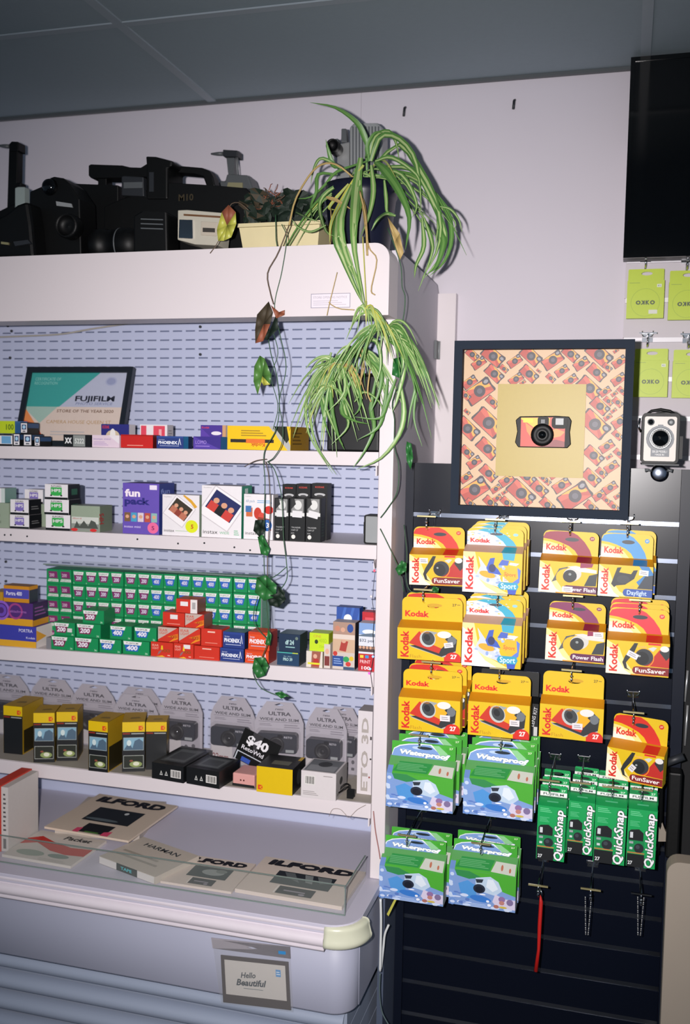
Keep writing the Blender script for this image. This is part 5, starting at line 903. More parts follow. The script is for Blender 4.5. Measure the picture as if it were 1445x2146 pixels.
fu = lambda px, py: at(px, py, y=YF+.016)-Vector(((x0+x1)/2, YF, z0))
a, b = fu(1037, 997), fu(1228, 805)
m = MB(); m.box(a.x, b.x, .017, .0218, a.z, b.z, 'B09A4C'); o = m.build('mount_card', fr); o['label'] = 'yellow square mount card'
a, b = fu(1079, 937), fu(1198, 872); cw2 = (b.x-a.x)/2; chh = b.z-a.z; cx_ = (a.x+b.x)/2
cam_ = bpy.data.objects.new('mounted_camera', None); COL.objects.link(cam_); cam_.parent = fr; cam_.location = (cx_, .0166, a.z); cam_['label'] = 'red and yellow single use camera'
m = MB(); m.prism([(-cw2*.88,0),(cw2*.88,0),(cw2,chh*.12),(cw2*.95,chh*.5),(cw2,chh*.85),(cw2*.9,chh*.98),(cw2*.45,chh),(-cw2*.85,chh*.97),(-cw2,chh*.85),(-cw2*.93,chh*.5),(-cw2,chh*.15)], -.010, 0, 'black_plastic'); bevel(m.build('body', cam_), .0015, 2)
m = MB(); m.prism([(-cw2*.8,chh*.03),(cw2*.78,chh*.03),(cw2*.78,chh*.62),(cw2*.35,chh*.95),(-cw2*.8,chh*.93)], -.0112, -.010, 'C43A28')
art(m, (-cw2*.8, -.0112, 0), (1,0,0), (0,0,1), cw2*1.58, chh, [('p','E8B41C',[(0,.93),(.66,.93),(.62,.5),(.4,.45),(.3,.62),(.12,.8),(0,.88)]),('p','E0802C',[(.1,.78),(.3,.58),(.36,.5),(.4,.32),(.25,.3),(.14,.5)]),('p','D88A3C',[(.62,.5),(.8,.6),(1,.5),(.9,.36),(.7,.3)]),('r','E8D818',.05,.78,.27,.9),('p','7E1C20',[(.45,.03),(1,.03),(1,.2),(.8,.26),(.6,.2)])]); m.build('paper_wrap', cam_)
m = MB(); m.lathe([(chh*.36,0),(chh*.34,.004),(chh*.2,.005),(chh*.16,.003)], 'black_plastic', 24, (-cw2*.02, -.0113, chh*.40), 'y'); m.lathe([(chh*.12,.0032),(chh*.08,.006),(.0004,.0066)], 'black_gloss', 14, (-cw2*.02, -.0113, chh*.40), 'y'); m.build('lens', cam_)
m = MB(); m.prism(rrect(cw2*.30, cw2*.86, chh*.60, chh*.97, chh*.12), -.0135, -.0113, 'black_plastic'); m.box(cw2*.44, cw2*.72, -.0142, -.0135, chh*.72, chh*.92, 'light_grey'); m.build('flash_window', cam_)
m = MB(); m.prism(rrect(-cw2*.2, cw2*.2, chh*.68, chh*.95, chh*.06), -.0135, -.0113, 'black_plastic'); m.box(-cw2*.08, cw2*.06, -.0142, -.0135, chh*.76, chh*.88, 'mid_grey'); m.build('viewfinder', cam_)

# ================================================================== BOX CAMERA ON A CLAMP
YB = 2.03
A, B = at(1341, 975, y=YB), at(1425, 866, y=YB)
bc = thing('box_camera', 'old black and silver box camera on a clamp atop the black slatwall', 'camera', ((A.x+B.x)/2, YB, A.z+.004)); w2 = (B.x-A.x)/2; hh = B.z-A.z-.004
m = MB(); m.prism(rrect(-w2, w2, 0, hh, .008), .002, .085, 'black_plastic'); bevel(m.build('body', bc), .003, 2)
m = MB(); fp = MB(); fp.prism(rrect(-w2*.86, w2*.84, hh*.05, hh*.93, .004), -.0015, .0018, 'C8C0B8')
Wf, Hf = w2*1.7, hh*.88
art(fp, (-w2*.86, -.0015, hh*.05), (1,0,0), (0,0,1), Wf, Hf, [('e','565B62',.50,.50,.44,.30),('p','565B62',[(.22,.10),(.80,.10),(.80,.3),(.7,.4),(.3,.4),(.22,.3)]),('p','565B62',[(.4,.76),(.6,.76),(.58,.82),(.42,.82)]),('t','D4D2D0','SIX-20 MODEL I',.27,.19,.05,.46,0,.01),('t','D4D2D0','MADE IN',.36,.125,.04,.28,0,.01)])
fp.build('face_plate', bc)
m = MB(); m.lathe([(w2*.60,.0),(w2*.60,.004),(w2*.52,.0045),(w2*.50,.002)], 'silver', 28, (0, -.0017, hh*.50), 'y'); m.lathe([(w2*.50,.0022),(w2*.4,.003),(w2*.2,.0065),(.0004,.0075)], 'black_gloss', 24, (0, -.0017, hh*.50), 'y'); m.build('lens', bc)
for sx, mt in ((-1, 'black_gloss'), (1, 'light_grey')):
    m = MB(); m.lathe([(.0068,0),(.0068,.002),(.0055,.0025),(.005,.001)], 'mid_grey', 16, (sx*w2*.53, -.0017, hh*.82), 'y'); m.lathe([(.005,.001),(.003,.002),(.0003,.0024)], mt, 12, (sx*w2*.53, -.0017, hh*.82), 'y'); m.build('viewfinder_window', bc)
m = MB(); m.tube([(-w2*.75,.04,hh-.001),(-w2*.5,.04,hh+.005),(0,.04,hh+.008),(w2*.5,.04,hh+.005),(w2*.8,.04,hh-.001)], [.002,.003,.0032,.003,.002], 'black_plastic', 8); m.build('carry_strap', bc)
m = MB(); m.lathe([(.008,0),(.008,.004),(.006,.006)], 'chrome', 16, (-w2, .03, hh*.52), 'x'); m.tube([(-w2-.004,.012,hh*.9),(-w2-.006,.012,hh*.72),(-w2-.001,.014,hh*.62)], .0022, 'chrome', 8)
mm = m.build('winding_knob', bc); mm.rotation_euler = (0,0,0)
m = MB(); m.box(w2+.0005, w2+.008, .02, .07, hh*.1, hh*.55, 'black_plastic'); m.build('side_grip', bc)
ck = thing('camera_clamp', 'dark clamp with a round chrome knob holding the box camera', 'clamp', (bc.location.x, YB, bc.location.z))
m = MB(); m.box(-w2*.95, w2*1.05, .006, S_Y-YB+.055, -.0035, -.0006, 'dark_grey'); m.box(-.010, .010, .03, .05, -.012, -.0035, 'black_plastic'); m.build('plate', ck)
kz = at(1382, 992, y=YB+.01).z-bc.location.z
m = MB(); m.lathe([(.0005,-.004),(.010,-.003),(.0150,.002),(.0165,.008),(.0165,.014),(.013,.020),(.0145,.022),(.012,.0235),(.0004,.024)], 'alu', 28, (.001, .030, kz), 'y'); m.build('round_knob', ck)
m = MB()
for sx in (-1, 1): m.tube([(sx*.014,.022,kz+.004),(sx*.020,.022,kz+.006),(sx*.026,.022,kz+.005)], [.002,.0025,.004], 'mid_grey', 8)
m.build('wing_lever', ck)
m = MB(); m.box(-.006, .006, .026, .034, kz+.012, -.0036, 'dark_grey'); m.build('neck', ck)

# ================================================================== TELEVISION AND LIME BOXES
YT = 2.36
A, B = at(1305, 541, y=YT), at(1305, 142, y=YT)
tv = thing('television', 'black wall mounted screen at the top right corner', 'screen', (A.x, YT, A.z)); hT = C_Z-.006-A.z
m = MB(); m.box(0, .9, .004, .05, 0, hT, 'frame_black'); m.build('housing', tv)
m = MB(); m.box(.010, .89, .0005, .0038, .022, hT-.01, 'black_gloss'); m.build('screen', tv)
m = MB(); m.prism([(0,0),(.9,0),(.9,hT),(0,hT)], -.002, .0038, 'black_gloss', hole=[(.0098,.0218),(.0098,hT-.0098),(.8902,hT-.0098),(.8902,.0218)]); m.build('bezel', tv)
m = MB(); m.box(.3, .5, .0505, W_Y-.022-YT, hT*.3, hT*.6, 'dark_grey'); m.build('wall_bracket', tv)
LM = 'B4C81E'
def okko(): return [('o','93AC1C',.5,.42,.39,.03),('tb','3A4A22','O',.25,.37,.10,.125,0,.03,.006),('tb','3A4A22','K',.48,.37,.10,-.095,0,.03,.006),('tb','3A4A22','K',.515,.37,.10,.095,0,.03,.006),('tb','3A4A22','O',.63,.37,.10,.125,0,.03,.006),('l','8AA030',.06,.92,.34,.96,1),('r','D8DCCC',.80,.82,.92,.90),('t','5a6640','82',.82,.84,.04,.08,0,.01)]
for i, (body, tt, lb, st) in enumerate(((( 1311,1389,588,667),564,'lime filter box with a ring print and two stickers, left of the upper pair',True),((1398,1476,591,670),567,'lime filter box cut by the frame, right of the upper pair',False),((1325,1397,755,832),731,'lime filter box partly behind the big frame, left of the lower pair',False),((1406,1482,757,834),733,'lime filter box cut by the frame, right of the lower pair',False))):
    o = hang_box('filter_box', lb, 'filter box', body, tt, 2.385, [], okko(), [], base=LM, d=.012, s=.001, tabr=.003, group='lime filter boxes on the white slatwall', slope_col='9DB01A')[0]
    if st: m = MB(); m.box(.008, .027, -.0010, -.0005, .010, .019, 'D2D2C4'); m.build('price_sticker', o)
for px, py, lb in ((1353,545,'bright chrome hook above the upper left lime box'),(1441,548,'chrome hook above the upper right lime box'),(1357,712,'bright chrome hook above the lower left lime box'),(1444,714,'chrome hook above the lower right lime box')):
    t = hook(px, py-14, 2.375, lb, wall=W_Y-.022, barm='chrome')
    c0 = t.location; m = MB(); m.box(-.012, .012, -.004, -.0006, at(px, py, y=W_Y-.02).z-c0.z-.006, at(px, py, y=W_Y-.02).z-c0.z+.006, 'chrome'); m.build('rail_clip', t)

# ================================================================== PLANTS
TOPZ = hz1+.0005
def smooth(pts, n=12):
    pts = [Vector(p) for p in pts]; P = [pts[0]*2-pts[1]] + pts + [pts[-1]*2-pts[-2]]; out = []
    segs = len(pts)-1
    for i in range(n+1):
        u = i/n*segs; k = min(int(u), segs-1); t = u-k; a, b, c, d = P[k:k+4]
        out.append(0.5*((2*b)+(c-a)*t+(2*a-5*b+4*c-d)*t*t+(3*b-a-3*c+d)*t**3))
    return out
def leaf_blade(pts, width, mats, parent, off, n=12, up=None, taper=.75, label=None):
    """narrow arching blade: two green margins, pale midrib strip, shallow fold"""
    P = smooth(pts, n); m = MB(); vs = []
    for i, p in enumerate(P):
        t = (P[min(i+1, n)]-P[max(i-1, 0)]).normalized(); f = i/n
        w = width*.5*(min(1, .45+f*2.2))*(1-max(0, (f-(1-taper))/taper)**1.6)+.0003
        nn = up if up is not None else Vector((.15, -1, .35))
        s_ = t.cross(nn); s_ = s_.normalized() if s_.length > 1e-4 else Vector((1,0,0)); q = s_.cross(t)
        vs += [p-s_*w-off, p-s_*w*.38-q*w*.22-off, p+s_*w*.38-q*w*.22-off, p+s_*w-off]
    for k, mt in ((0, mats[0]), (1, mats[1]), (2, mats[0])):
        m.mesh(vs, [(i*4+k, i*4+k+1, i*4+k+5, i*4+k+4) for i in range(n)], mt, True) if False else None
    b = len(m.v); m.v += [tuple(v) for v in vs]
    for i in range(n):
        for k in range(3):
            m.f.append((i*4+k, i*4+k+1, i*4+k+5, i*4+k+4)); m.mi.append(m.mat(mats[1] if k == 1 else mats[0])); m.sm.append(True)
    o = m.build('leaf', parent)
    if label: o['label'] = label
    return o
def Z2(X, Y): return (430+X/2.535, 180+Y/2.535)
GRN = ('leaf_green', 'leaf_pale'); GR2 = ('leaf_mid', 'leaf_pale'); GR3 = ('leaf_green', 'leaf_mid'); YEL = ('leaf_yellow', 'leaf_pale'); STR = ('leaf_straw', 'leaf_straw'); PAL = ('leaf_pale', 'leaf_mid')
pot_c = at(755, 470, y=2.06); pot_c.z = TOPZ
sp = thing('spider_plant', 'spider plant with long striped leaves in a navy pot on the cabinet top', 'plant', pot_c)
def shrink(prof, k=1): return prof
rt = at(828, 395, y=2.06).x-pot_c.x; ht = at(755, 392, y=2.06).z-TOPZ
rt = (at(828, 400, y=2.03).x-at(678, 400, y=2.03).x)/2
m = MB(); m.lathe([(rt*.72,0),(rt*.80,.01),(rt*.96,ht*.8),(rt,ht*.84),(rt*1.02,ht),(rt*.94,ht),(rt*.90,ht*.85),(.001,ht*.84)], 'pot_navy', 32); m.build('pot', sp)
m = MB(); m.lathe([(rt*.89,ht*.845),(rt*.6,ht*.87),(.001,ht*.88)], 'soil', 20); m.build('soil', sp)
L = [ # zoomed photo points, depth start, depth end, width, colours
 ([(870,350),(845,270),(800,190),(690,115),(555,88)],2.04,2.00,.011,GR3),
 ([(870,380),(900,270),(970,240),(1012,300),(1030,400)],2.04,2.0,.009,GRN),
 ([(880,400),(930,270),(1020,275),(1105,370),(1138,520),(1145,670)],2.03,1.97,.012,GRN),
 ([(900,420),(1030,310),(1130,430),(1215,590),(1250,750),(1225,890),(1150,1020)],2.04,1.93,.012,GRN),
 ([(900,400),(955,450),(1030,560),(1083,700),(1062,870)],2.0,1.90,.016,GR3),
 ([(825,380),(805,520),(790,700),(792,880),(850,1175)],2.0,1.865,.017,GR2),
 ([(800,480),(715,640),(692,800),(722,900),(800,1080),(848,1178)],2.0,1.87,.013,GRN),
 ([(790,500),(720,700),(740,880),(800,1020),(835,1150)],1.99,1.875,.012,GR2),
 ([(800,520),(840,640),(852,740),(865,870)],1.98,1.89,.007,STR),
 ([(1130,470),(1200,600),(1272,780),(1252,900),(1160,1025)],1.99,1.95,.010,GRN),
 ([(1100,450),(1270,640),(1308,800),(1270,930),(1190,1010)],2.03,1.99,.009,GR3),
 ([(930,430),(1090,440),(1190,560),(1235,700),(1220,870)],2.03,1.97,.010,GRN),
 ([(720,430),(680,420),(655,350),(640,285)],2.06,2.03,.010,GR3),
 ([(790,480),(650,560),(605,640),(640,770),(690,800)],2.0,1.96,.008,GRN),
 ([(740,450),(625,385),(580,430),(560,520)],2.03,2.0,.007,GRN),
 ([(700,470),(600,470),(590,560),(560,640),(570,720)],2.02,1.98,.007,GR3),
 ([(880,420),(892,560),(868,690),(820,810)],1.99,1.92,.009,GR2),
 ([(1010,690),(960,680),(915,710),(880,770)],1.96,1.93,.008,GRN),
 ([(950,500),(960,600),(965,670),(1000,690)],1.98,1.95,.006,GR2),
 ([(1240,640),(1300,655),(1345,710),(1362,775)],1.99,1.99,.005,GRN),
 ([(1100,430),(1190,570),(1245,640),(1325,720),(1320,770)],2.03,2.03,.005,GRN),
 ([(900,440),(1040,470),(1120,620),(1100,700)],2.0,1.95,.008,GRN),
 ([(760,520),(660,640),(690,660)],1.98,1.95,.006,YEL),
 ([(640,590),(700,610),(780,660)],1.95,1.93,.007,STR),
 ([(860,400),(700,455),(640,520),(560,590),(470,600)],2.02,2.0,.006,GR3),
 ([(840,420),(730,600),(670,720),(660,830)],1.99,1.91,.008,YEL),
 ([(700,800),(740,880),(770,950),(800,1030)],1.91,1.88,.014,PAL),
 ([(820,500),(815,620),(800,720),(790,800)],1.97,1.9,.012,GR2),
 ([(1150,700),(1160,850),(1120,950),(1110,1020)],1.97,1.93,.008,GRN),
 ([(1160,700),(1200,820),(1200,900),(1130,1090)],1.97,1.93,.007,GRN),
 ([(1240,760),(1265,830),(1230,950),(1180,1000)],1.97,1.93,.010,GR3),
 ([(900,400),(990,380),(1120,470),(1140,560)],2.0,1.97,.009,GRN),
 ([(870,400),(860,320),(900,250),(950,250)],2.03,2.02,.008,GR3),
 ([(640,740),(560,775),(490,750),(460,710)],1.98,1.96,.004,GRN),
 ([(480,670),(540,700),(600,720)],1.99,1.98,.004,GRN),
]
for pts, y0, y1, wd_, cols in L:
    n_ = len(pts)-1; W_ = []
    for i, p in enumerate(pts):
        y_ = y0+(y1-y0)*i/n_
        if p[0] < 1010 and p[1] > 690: y_ = min(y_, 1.884 if p[1] > 780 else 1.90)
        W_.append(at(*Z2(*p), y=y_))
    leaf_blade(W_, wd_*1.15, cols, sp, pot_c)
random.seed(21)
for k in range(20):
    a = random.uniform(-.5, PI+.5); o3 = at(770+random.uniform(-30, 45), 375+random.uniform(-10, 20), y=2.05)
    dr = Vector((math.cos(a), -abs(random.gauss(0, .5)), .35+.4*math.sin(a) if random.random() < .6 else .2)).normalized(); Ln = random.uniform(.10, .22)
    P_ = [o3 + dr*Ln*t + Vector((0, 0, -1))*(Ln*random.uniform(.8, 1.15))*t*t for t in (0, .33, .66, 1)]
    P_ = [Vector((p.x, min(p.y, 2.2), max(p.z, 0))) for p in P_]
    leaf_blade(P_, random.uniform(.004, .008), random.choice((GRN, GR2, GR3, YEL, GRN)), sp, pot_c, n=9)
# runners (straw coloured stems) that carry the hanging plantlets
for pts, y0, y1, rr, mt in (([(790,490),(700,420),(625,415),(560,465),(480,600),(445,740)],2.0,1.90,.0022,'leaf_straw'), ([(445,740),(385,890),(330,995),(345,1100),(362,1160)],1.885,1.885,.0014,'vine_brown'),
    ([(665,650),(668,800),(630,1050),(640,1130),(700,1180),(790,1190)],1.93,1.885,.0011,'leaf_straw'), ([(850,740),(870,860),(910,925),(880,1080),(900,1110)],1.90,1.885,.0013,'leaf_straw'), ([(835,800),(845,980),(855,1180)],1.895,1.885,.0012,'leaf_yellow'), ([(700,990),(660,1150),(645,1220)],1.89,1.885,.0009,'leaf_straw'), ([(820,560),(850,700),(860,900)],1.93,1.89,.0022,'leaf_straw')):
    n_ = len(pts)-1; W_ = smooth([at(*Z2(*p), y=y0+(y1-y0)*i/n_) for i, p in enumerate(pts)], 14); m = MB(); m.tube([p-pot_c for p in W_], rr, mt, 5); o = m.build('runner', sp); o['label'] = 'straw coloured runner'
def tuft(parent, off, px, py, y, n, Lr, wr, cols, spread=(0, PI), seed=0, ylim=1.972, fwd=.35):
    random.seed(seed); O = at(px, py, y=y)
    for k in range(n):
        a = random.uniform(*spread); dr = Vector((math.cos(a)*.8, random.uniform(-fwd, .12), math.sin(a)*.9+.12)).normalized(); Ln = random.uniform(*Lr); g = random.uniform(1.0, 1.9)
        P_ = [O + dr*Ln*t + Vector((0, 0, -g*Ln))*t*t for t in (0, .25, .5, .75, 1)]
        P_ = [Vector((p.x, min(p.y, ylim), p.z)) for p in P_]
        leaf_blade(P_, random.uniform(*wr), random.choice(cols), parent, off, n=9, up=Vector((random.uniform(-.6, .6), -1, random.uniform(0, .8))))
tuft(sp, pot_c, 765, 655, 1.885, 20, (.03, .09), (.004, .008), (GRN, GR2, PAL, YEL), (-.2, PI+.2), 3, 1.89)
tuft(sp, pot_c, 808, 690, 1.90, 24, (.05, .12), (.005, .010), (GRN, GR2, PAL, GR3), (-.3, PI), 4, 1.935)
tuft(sp, pot_c, 815, 715, 1.91, 14, (.06, .11), (.005, .008), (GRN, GR3, GR2), (-.5, 1.2), 14, 1.95)
m = MB(); p_ = at(800, 690, y=1.905)-pot_c; m.lathe([(.001,-.008),(.006,-.004),(.007,0),(.003,.006)], 'leaf_brown', 8, p_); m.build('plantlet_crown', sp)
# second spider plant in a black cube pot on the top shelf
zs1 = shelf_z(1, -.6); A, B = at(681, 943, y=2.0), at(799, 786, y=2.0)
p2c = Vector(((A.x+B.x)/2, 2.05, zs1)); w2 = (B.x-A.x)/2-.003; hp = B.z-zs1
s2 = thing('spider_plant', 'smaller spider plant spilling from a black cube pot on the top shelf', 'plant', p2c)
m = MB(); m.prism(rrect(-w2, w2, -.05, .05, .008), 0, hp, 'pot_black', hole=None, axis='z') if False else m.box(-w2, w2, -.05, .05, 0, hp, 'pot_black'); bevel(m.build('pot', s2), .004, 2)
m = MB(); m.box(-w2+.004, w2-.004, -.046, .046, hp+.0005, hp+.004, 'soil'); m.build('soil', s2)
P2 = [([(560,440),(470,520),(420,640),(405,780),(440,930),(570,1135)],1.99,1.94,.007),([(560,420),(490,430),(440,460),(405,500)],1.98,1.96,.006),([(600,430),(560,560),(560,720),(600,900),(640,990)],1.97,1.93,.008),([(620,420),(700,500),(735,640),(730,740),(690,790)],1.97,1.94,.007),([(600,420),(470,560),(500,700),(520,820),(560,930)],1.97,1.94,.007),
 ([(960,230),(985,350),(1000,500),(960,680),(930,760)],1.93,1.93,.010),([(940,240),(1010,420),(1070,580),(1040,740),(1020,860)],1.93,1.94,.007),([(1010,430),(1070,600),(1060,800),(1110,970)],1.93,1.95,.005),([(700,520),(620,740),(690,810),(790,835)],1.96,1.93,.007),([(600,560),(640,740),(660,850),(560,960)],1.96,1.93,.007),([(980,600),(1000,760),(970,900),(860,1040),(710,1110)],1.94,1.93,.009),([(830,560),(800,740),(820,860),(760,1000),(690,1100)],1.96,1.93,.008),([(900,560),(880,740),(840,860),(720,930)],1.95,1.93,.008),([(950,560),(900,700),(850,800),(690,790)],1.95,1.93,.007),([(560,400),(500,620),(560,820),(630,960)],1.97,1.935,.008),([(780,430),(860,520),(850,640),(800,760)],1.95,1.94,.009),([(720,340),(830,330),(860,470),(830,600)],1.94,1.94,.008),([(560,440),(620,470),(640,640),(540,760)],1.96,1.94,.007),([(450,620),(430,760),(470,960),(590,1140)],1.98,1.935,.005),([(700,700),(760,640),(850,700),(880,800)],1.96,1.94,.005)]
Z3 = lambda X, Y: (500+X/2.89, 600+Y/2.89)
for pts, y0, y1, wd_ in P2:
    n_ = len(pts)-1; W_ = [at(*Z3(*p), y=y0+(y1-y0)*i/n_) for i, p in enumerate(pts)]; leaf_blade(W_, wd_*1.1, random.choice((GRN, GR2, GR3, GR3)), s2, p2c)
tuft(s2, p2c, 700, 765, 1.965, 40, (.03, .10), (.005, .009), (GRN, GR2, PAL, GR2), (-.3, PI+.3), 5)
tuft(s2, p2c, 750, 745, 1.962, 32, (.04, .11), (.005, .009), (GRN, GR2, GR3, PAL), (-.2, PI+.2), 6)
tuft(s2, p2c, 715, 770, 1.955, 16, (.04, .08), (.003, .005), (STR, YEL, PAL), (-.2, PI+.2), 7)
tuft(s2, p2c, 690, 810, 1.955, 26, (.03, .07), (.004, .007), (GRN, GR2, PAL, YEL), (0, 2*PI), 17, 1.972, .15)
for pts in ([(745,370),(750,450),(735,600)],[(795,500),(780,640),(800,700)],[(740,300),(720,380),(760,470),(740,560)]):
    W_ = smooth([at(*Z3(*p), y=1.945) for p in pts], 8); m = MB(); m.tube([p-p2c for p in W_], .0018, 'leaf_straw', 5); o = m.build('runner', s2); o['label'] = 'dry straw coloured runner'
# cream trough with a dying vine
A, B = at(498, 505, y=2.0), at(672, 462, y=2.0); tc = Vector(((A.x+B.x)/2, 2.05, TOPZ)); w2 = (B.x-A.x)/2; hb = B.z-TOPZ
tp = thing('trough_planter', 'cream trough planter with a withered trailing vine left of the spider plant', 'plant', tc)
m = MB()
V8 = [(-w2*.88,-.038,0),(w2*.88,-.038,0),(w2*.88,.038,0),(-w2*.88,.038,0),(-w2*.97,-.05,hb-.008),(w2*.97,-.05,hb-.008),(w2*.97,.05,hb-.008),(-w2*.97,.05,hb-.008)]
m.mesh(V8, [(0,3,2,1),(0,1,5,4),(1,2,6,5),(2,3,7,6),(3,0,4,7)], 'trough'); m.build('trough', tp)
m = MB(); m.prism([(-w2,-.054),(w2,-.054),(w2,.054),(-w2,.054)], hb-.0075, hb, 'trough', hole=[(-w2+.005,-.048),(-w2+.005,.048),(w2-.005,.048),(w2-.005,-.048)], axis='z'); m.build('rim', tp)
m = MB(); m.box(-w2+.006, w2-.006, -.047, .047, hb-.007, hb-.001, 'soil'); m.build('soil', tp)
random.seed(8); off = tc
def broad_leaf(parent, off, P, mat, name='leaf', label=None, curl=.3, y=1.9, mat2=None):
    """P photo outline (tip .. round), flat-ish blade with a folded midrib: built as two halves"""
    W_ = [at(x, y_, y=y) for x, y_ in P]; c = sum(W_, Vector())/len(W_); m = MB(); n = len(W_)
    ax = (W_[0]-W_[n//2]).normalized()
    ring = []
    for p in W_:
        s_ = (p-c)-ax*((p-c).dot(ax)); ring.append(p + Vector((0, -s_.length*curl, 0)))
    mid = [W_[0], c*.5+W_[0]*.5, c, c*.5+W_[n//2]*.5, W_[n//2]]
    vs = [q-off for q in ring] + [c-off]
    for i in range(n):
        m.mesh([vs[i], vs[(i+1) % n], vs[n]], [(0,1,2)], mat2 if (mat2 and n//3 <= i < n//3+max(2, n//3)) else mat, True)
    o = m.build(name, parent); sd = o.modifiers.new('thickness', 'SOLIDIFY'); sd.thickness = .0006
    if label: o['label'] = label
# foliage mass in the trough
for k in range(70):
    px, py = random.uniform(505, 668), random.uniform(408, 462); O_ = at(px, py, y=random.uniform(2.01, 2.09)); O_.z = max(O_.z, TOPZ+hb)
    a = random.uniform(0, 2*PI); r_ = random.uniform(.008, .020); b_ = random.uniform(-1.2, 1.2); U_ = Vector((math.cos(a), random.uniform(-.5, .5), math.sin(a))).normalized(); V_ = U_.cross(Vector((.3*b_, 1, b_))).normalized()
    m = MB(); pts = [O_-off+U_*r_*math.cos(t)*1.3+V_*r_*math.sin(t)*.75*(1-.3*math.cos(t)) for t in [2*PI*i/8 for i in range(8)]]; cc = O_-off+U_.cross(V_)*r_*.25
    for i in range(8): m.mesh([pts[i], pts[(i+1) % 8], cc], [(0,1,2)], ('leaf_vdark' if px > 555 or random.random() < .5 else 'leaf_brown'), True)
    m.build('leaf', tp)
for k in range(26):
    px, py = random.uniform(540, 600), random.uniform(400, 440); O_ = at(px, py, y=2.04)-off; q = [O_]
    for j in range(4): q.append(q[-1]+Vector((random.uniform(-.012, .012), random.uniform(-.006, .006), random.uniform(-.004, .010))))
    m = MB(); m.tube(q, .0010, random.choice(('vine_brown','leaf_red','leaf_brown')), 4); m.build('twig', tp)
def vine(parent, off, pts, y, r, mat, name='stem', n=40, y1=None):
    y1 = y1 or y; n_ = len(pts)-1; W_ = smooth([at(*p, y=y+(y1-y)*i/n_) for i, p in enumerate(pts)], n); m = MB(); m.tube([p-off for p in W_], r, mat, 5); return m.build(name, parent)
VZ = 1.889
vine(tp, off, [(577,450),(578,500),(580,530),(560,575),(567,610),(572,640),(562,690),(566,735),(580,790),(585,850),(578,900),(556,940),(552,968),(555,1010),(553,1090),(553,1180),(556,1240)], 1.95, .0011, 'vine_green', n=60, y1=1.93)
vine(tp, off, [(590,470),(600,500),(590,570),(575,640),(586,700),(599,770),(585,840),(592,890),(590,930),(574,958),(562,967)], VZ, .0010, 'vine_green', n=50, y1=1.92)
vine(tp, off, [(560,967),(575,985),(588,1030),(592,1080),(594,1130),(600,1180),(600,1215),(580,1245)], 1.925, .0011, 'vine_green', n=36)
vine(tp, off, [(556,967),(563,1000),(566,1060),(562,1130),(560,1180),(561,1240)], 1.925, .0010, 'vine_brown', n=30)
vine(tp, off, [(558,962),(535,966),(512,978)], 1.925, .0009, 'vine_brown', n=10)
vine(tp, off, [(570,690),(582,740),(568,790),(582,850),(572,900)], 1.9, .0009, 'vine_green', n=24)
vine(tp, off, [(556,1240),(560,1290),(562,1340),(548,1380)], 1.925, .0011, 'vine_green', n=16)
vine(tp, off, [(535,1390),(530,1410),(545,1440),(575,1455),(606,1460)], 1.93, .0010, 'vine_green', n=20)
vine(tp, off, [(540,1250),(532,1280),(534,1310),(560,1340)], 1.925, .0011, 'vine_green', n=14)
vine(tp, off, [(561,1215),(580,1205),(600,1188)], 1.925, .0010, 'vine_green', n=10)
broad_leaf(tp, off, [(563,632),(573,655),(568,680),(552,715),(536,720),(536,690),(540,660)], 'leaf_brown', y=VZ, label='withered brown leaf', mat2='leaf_red')
broad_leaf(tp, off, [(544,745),(556,752),(570,785),(568,806),(552,808),(548,800),(541,828),(533,800),(534,768)], 'leaf_green', y=VZ, label='half yellow leaf', mat2='leaf_yellow')
broad_leaf(tp, off, [(568,640),(582,655),(597,650),(596,660),(580,668)], 'leaf_red', y=VZ)
for P_ in ([(580,655),(585,690),(560,712),(540,712),(566,690)], ): broad_leaf(tp, off, P_, 'leaf_vdark', y=1.9)
for P_, mt in (([(535,1090),(552,1088),(556,1110),(545,1125),(532,1112)],'leaf_vdark'), ([(540,1125),(552,1120),(566,1150),(562,1165),(548,1160)],'leaf_dark'), ([(538,1210),(560,1205),(582,1225),(578,1250),(555,1258),(536,1240)],'leaf_dark'), ([(560,1250),(590,1240),(600,1255),(585,1272),(566,1268)],'leaf_vdark'), ([(582,1228),(598,1240),(596,1262),(580,1255)],'leaf_vdark'), ([(562,1318),(570,1330),(566,1352),(556,1350)],'leaf_dark'), ([(533,1378),(556,1376),(565,1395),(556,1415),(540,1420),(530,1400)],'leaf_dark'), ([(575,1452),(590,1448),(604,1458),(590,1464)],'leaf_dark')):
    broad_leaf(tp, off, P_, mt, y=1.918)
# yellow red leaf drooping at the left end of the trough
broad_leaf(tp, off, [(457,505),(455,482),(466,445),(480,430),(494,445),(496,470),(486,498),(470,505)], 'leaf_yellow', y=1.892, label='yellow green leaf with a red tip', mat2='leaf_red', curl=.15)
vine(tp, off, [(520,440),(500,425),(482,430),(475,460),(458,505),(440,531)], 1.895, .0010, 'vine_brown', n=14)
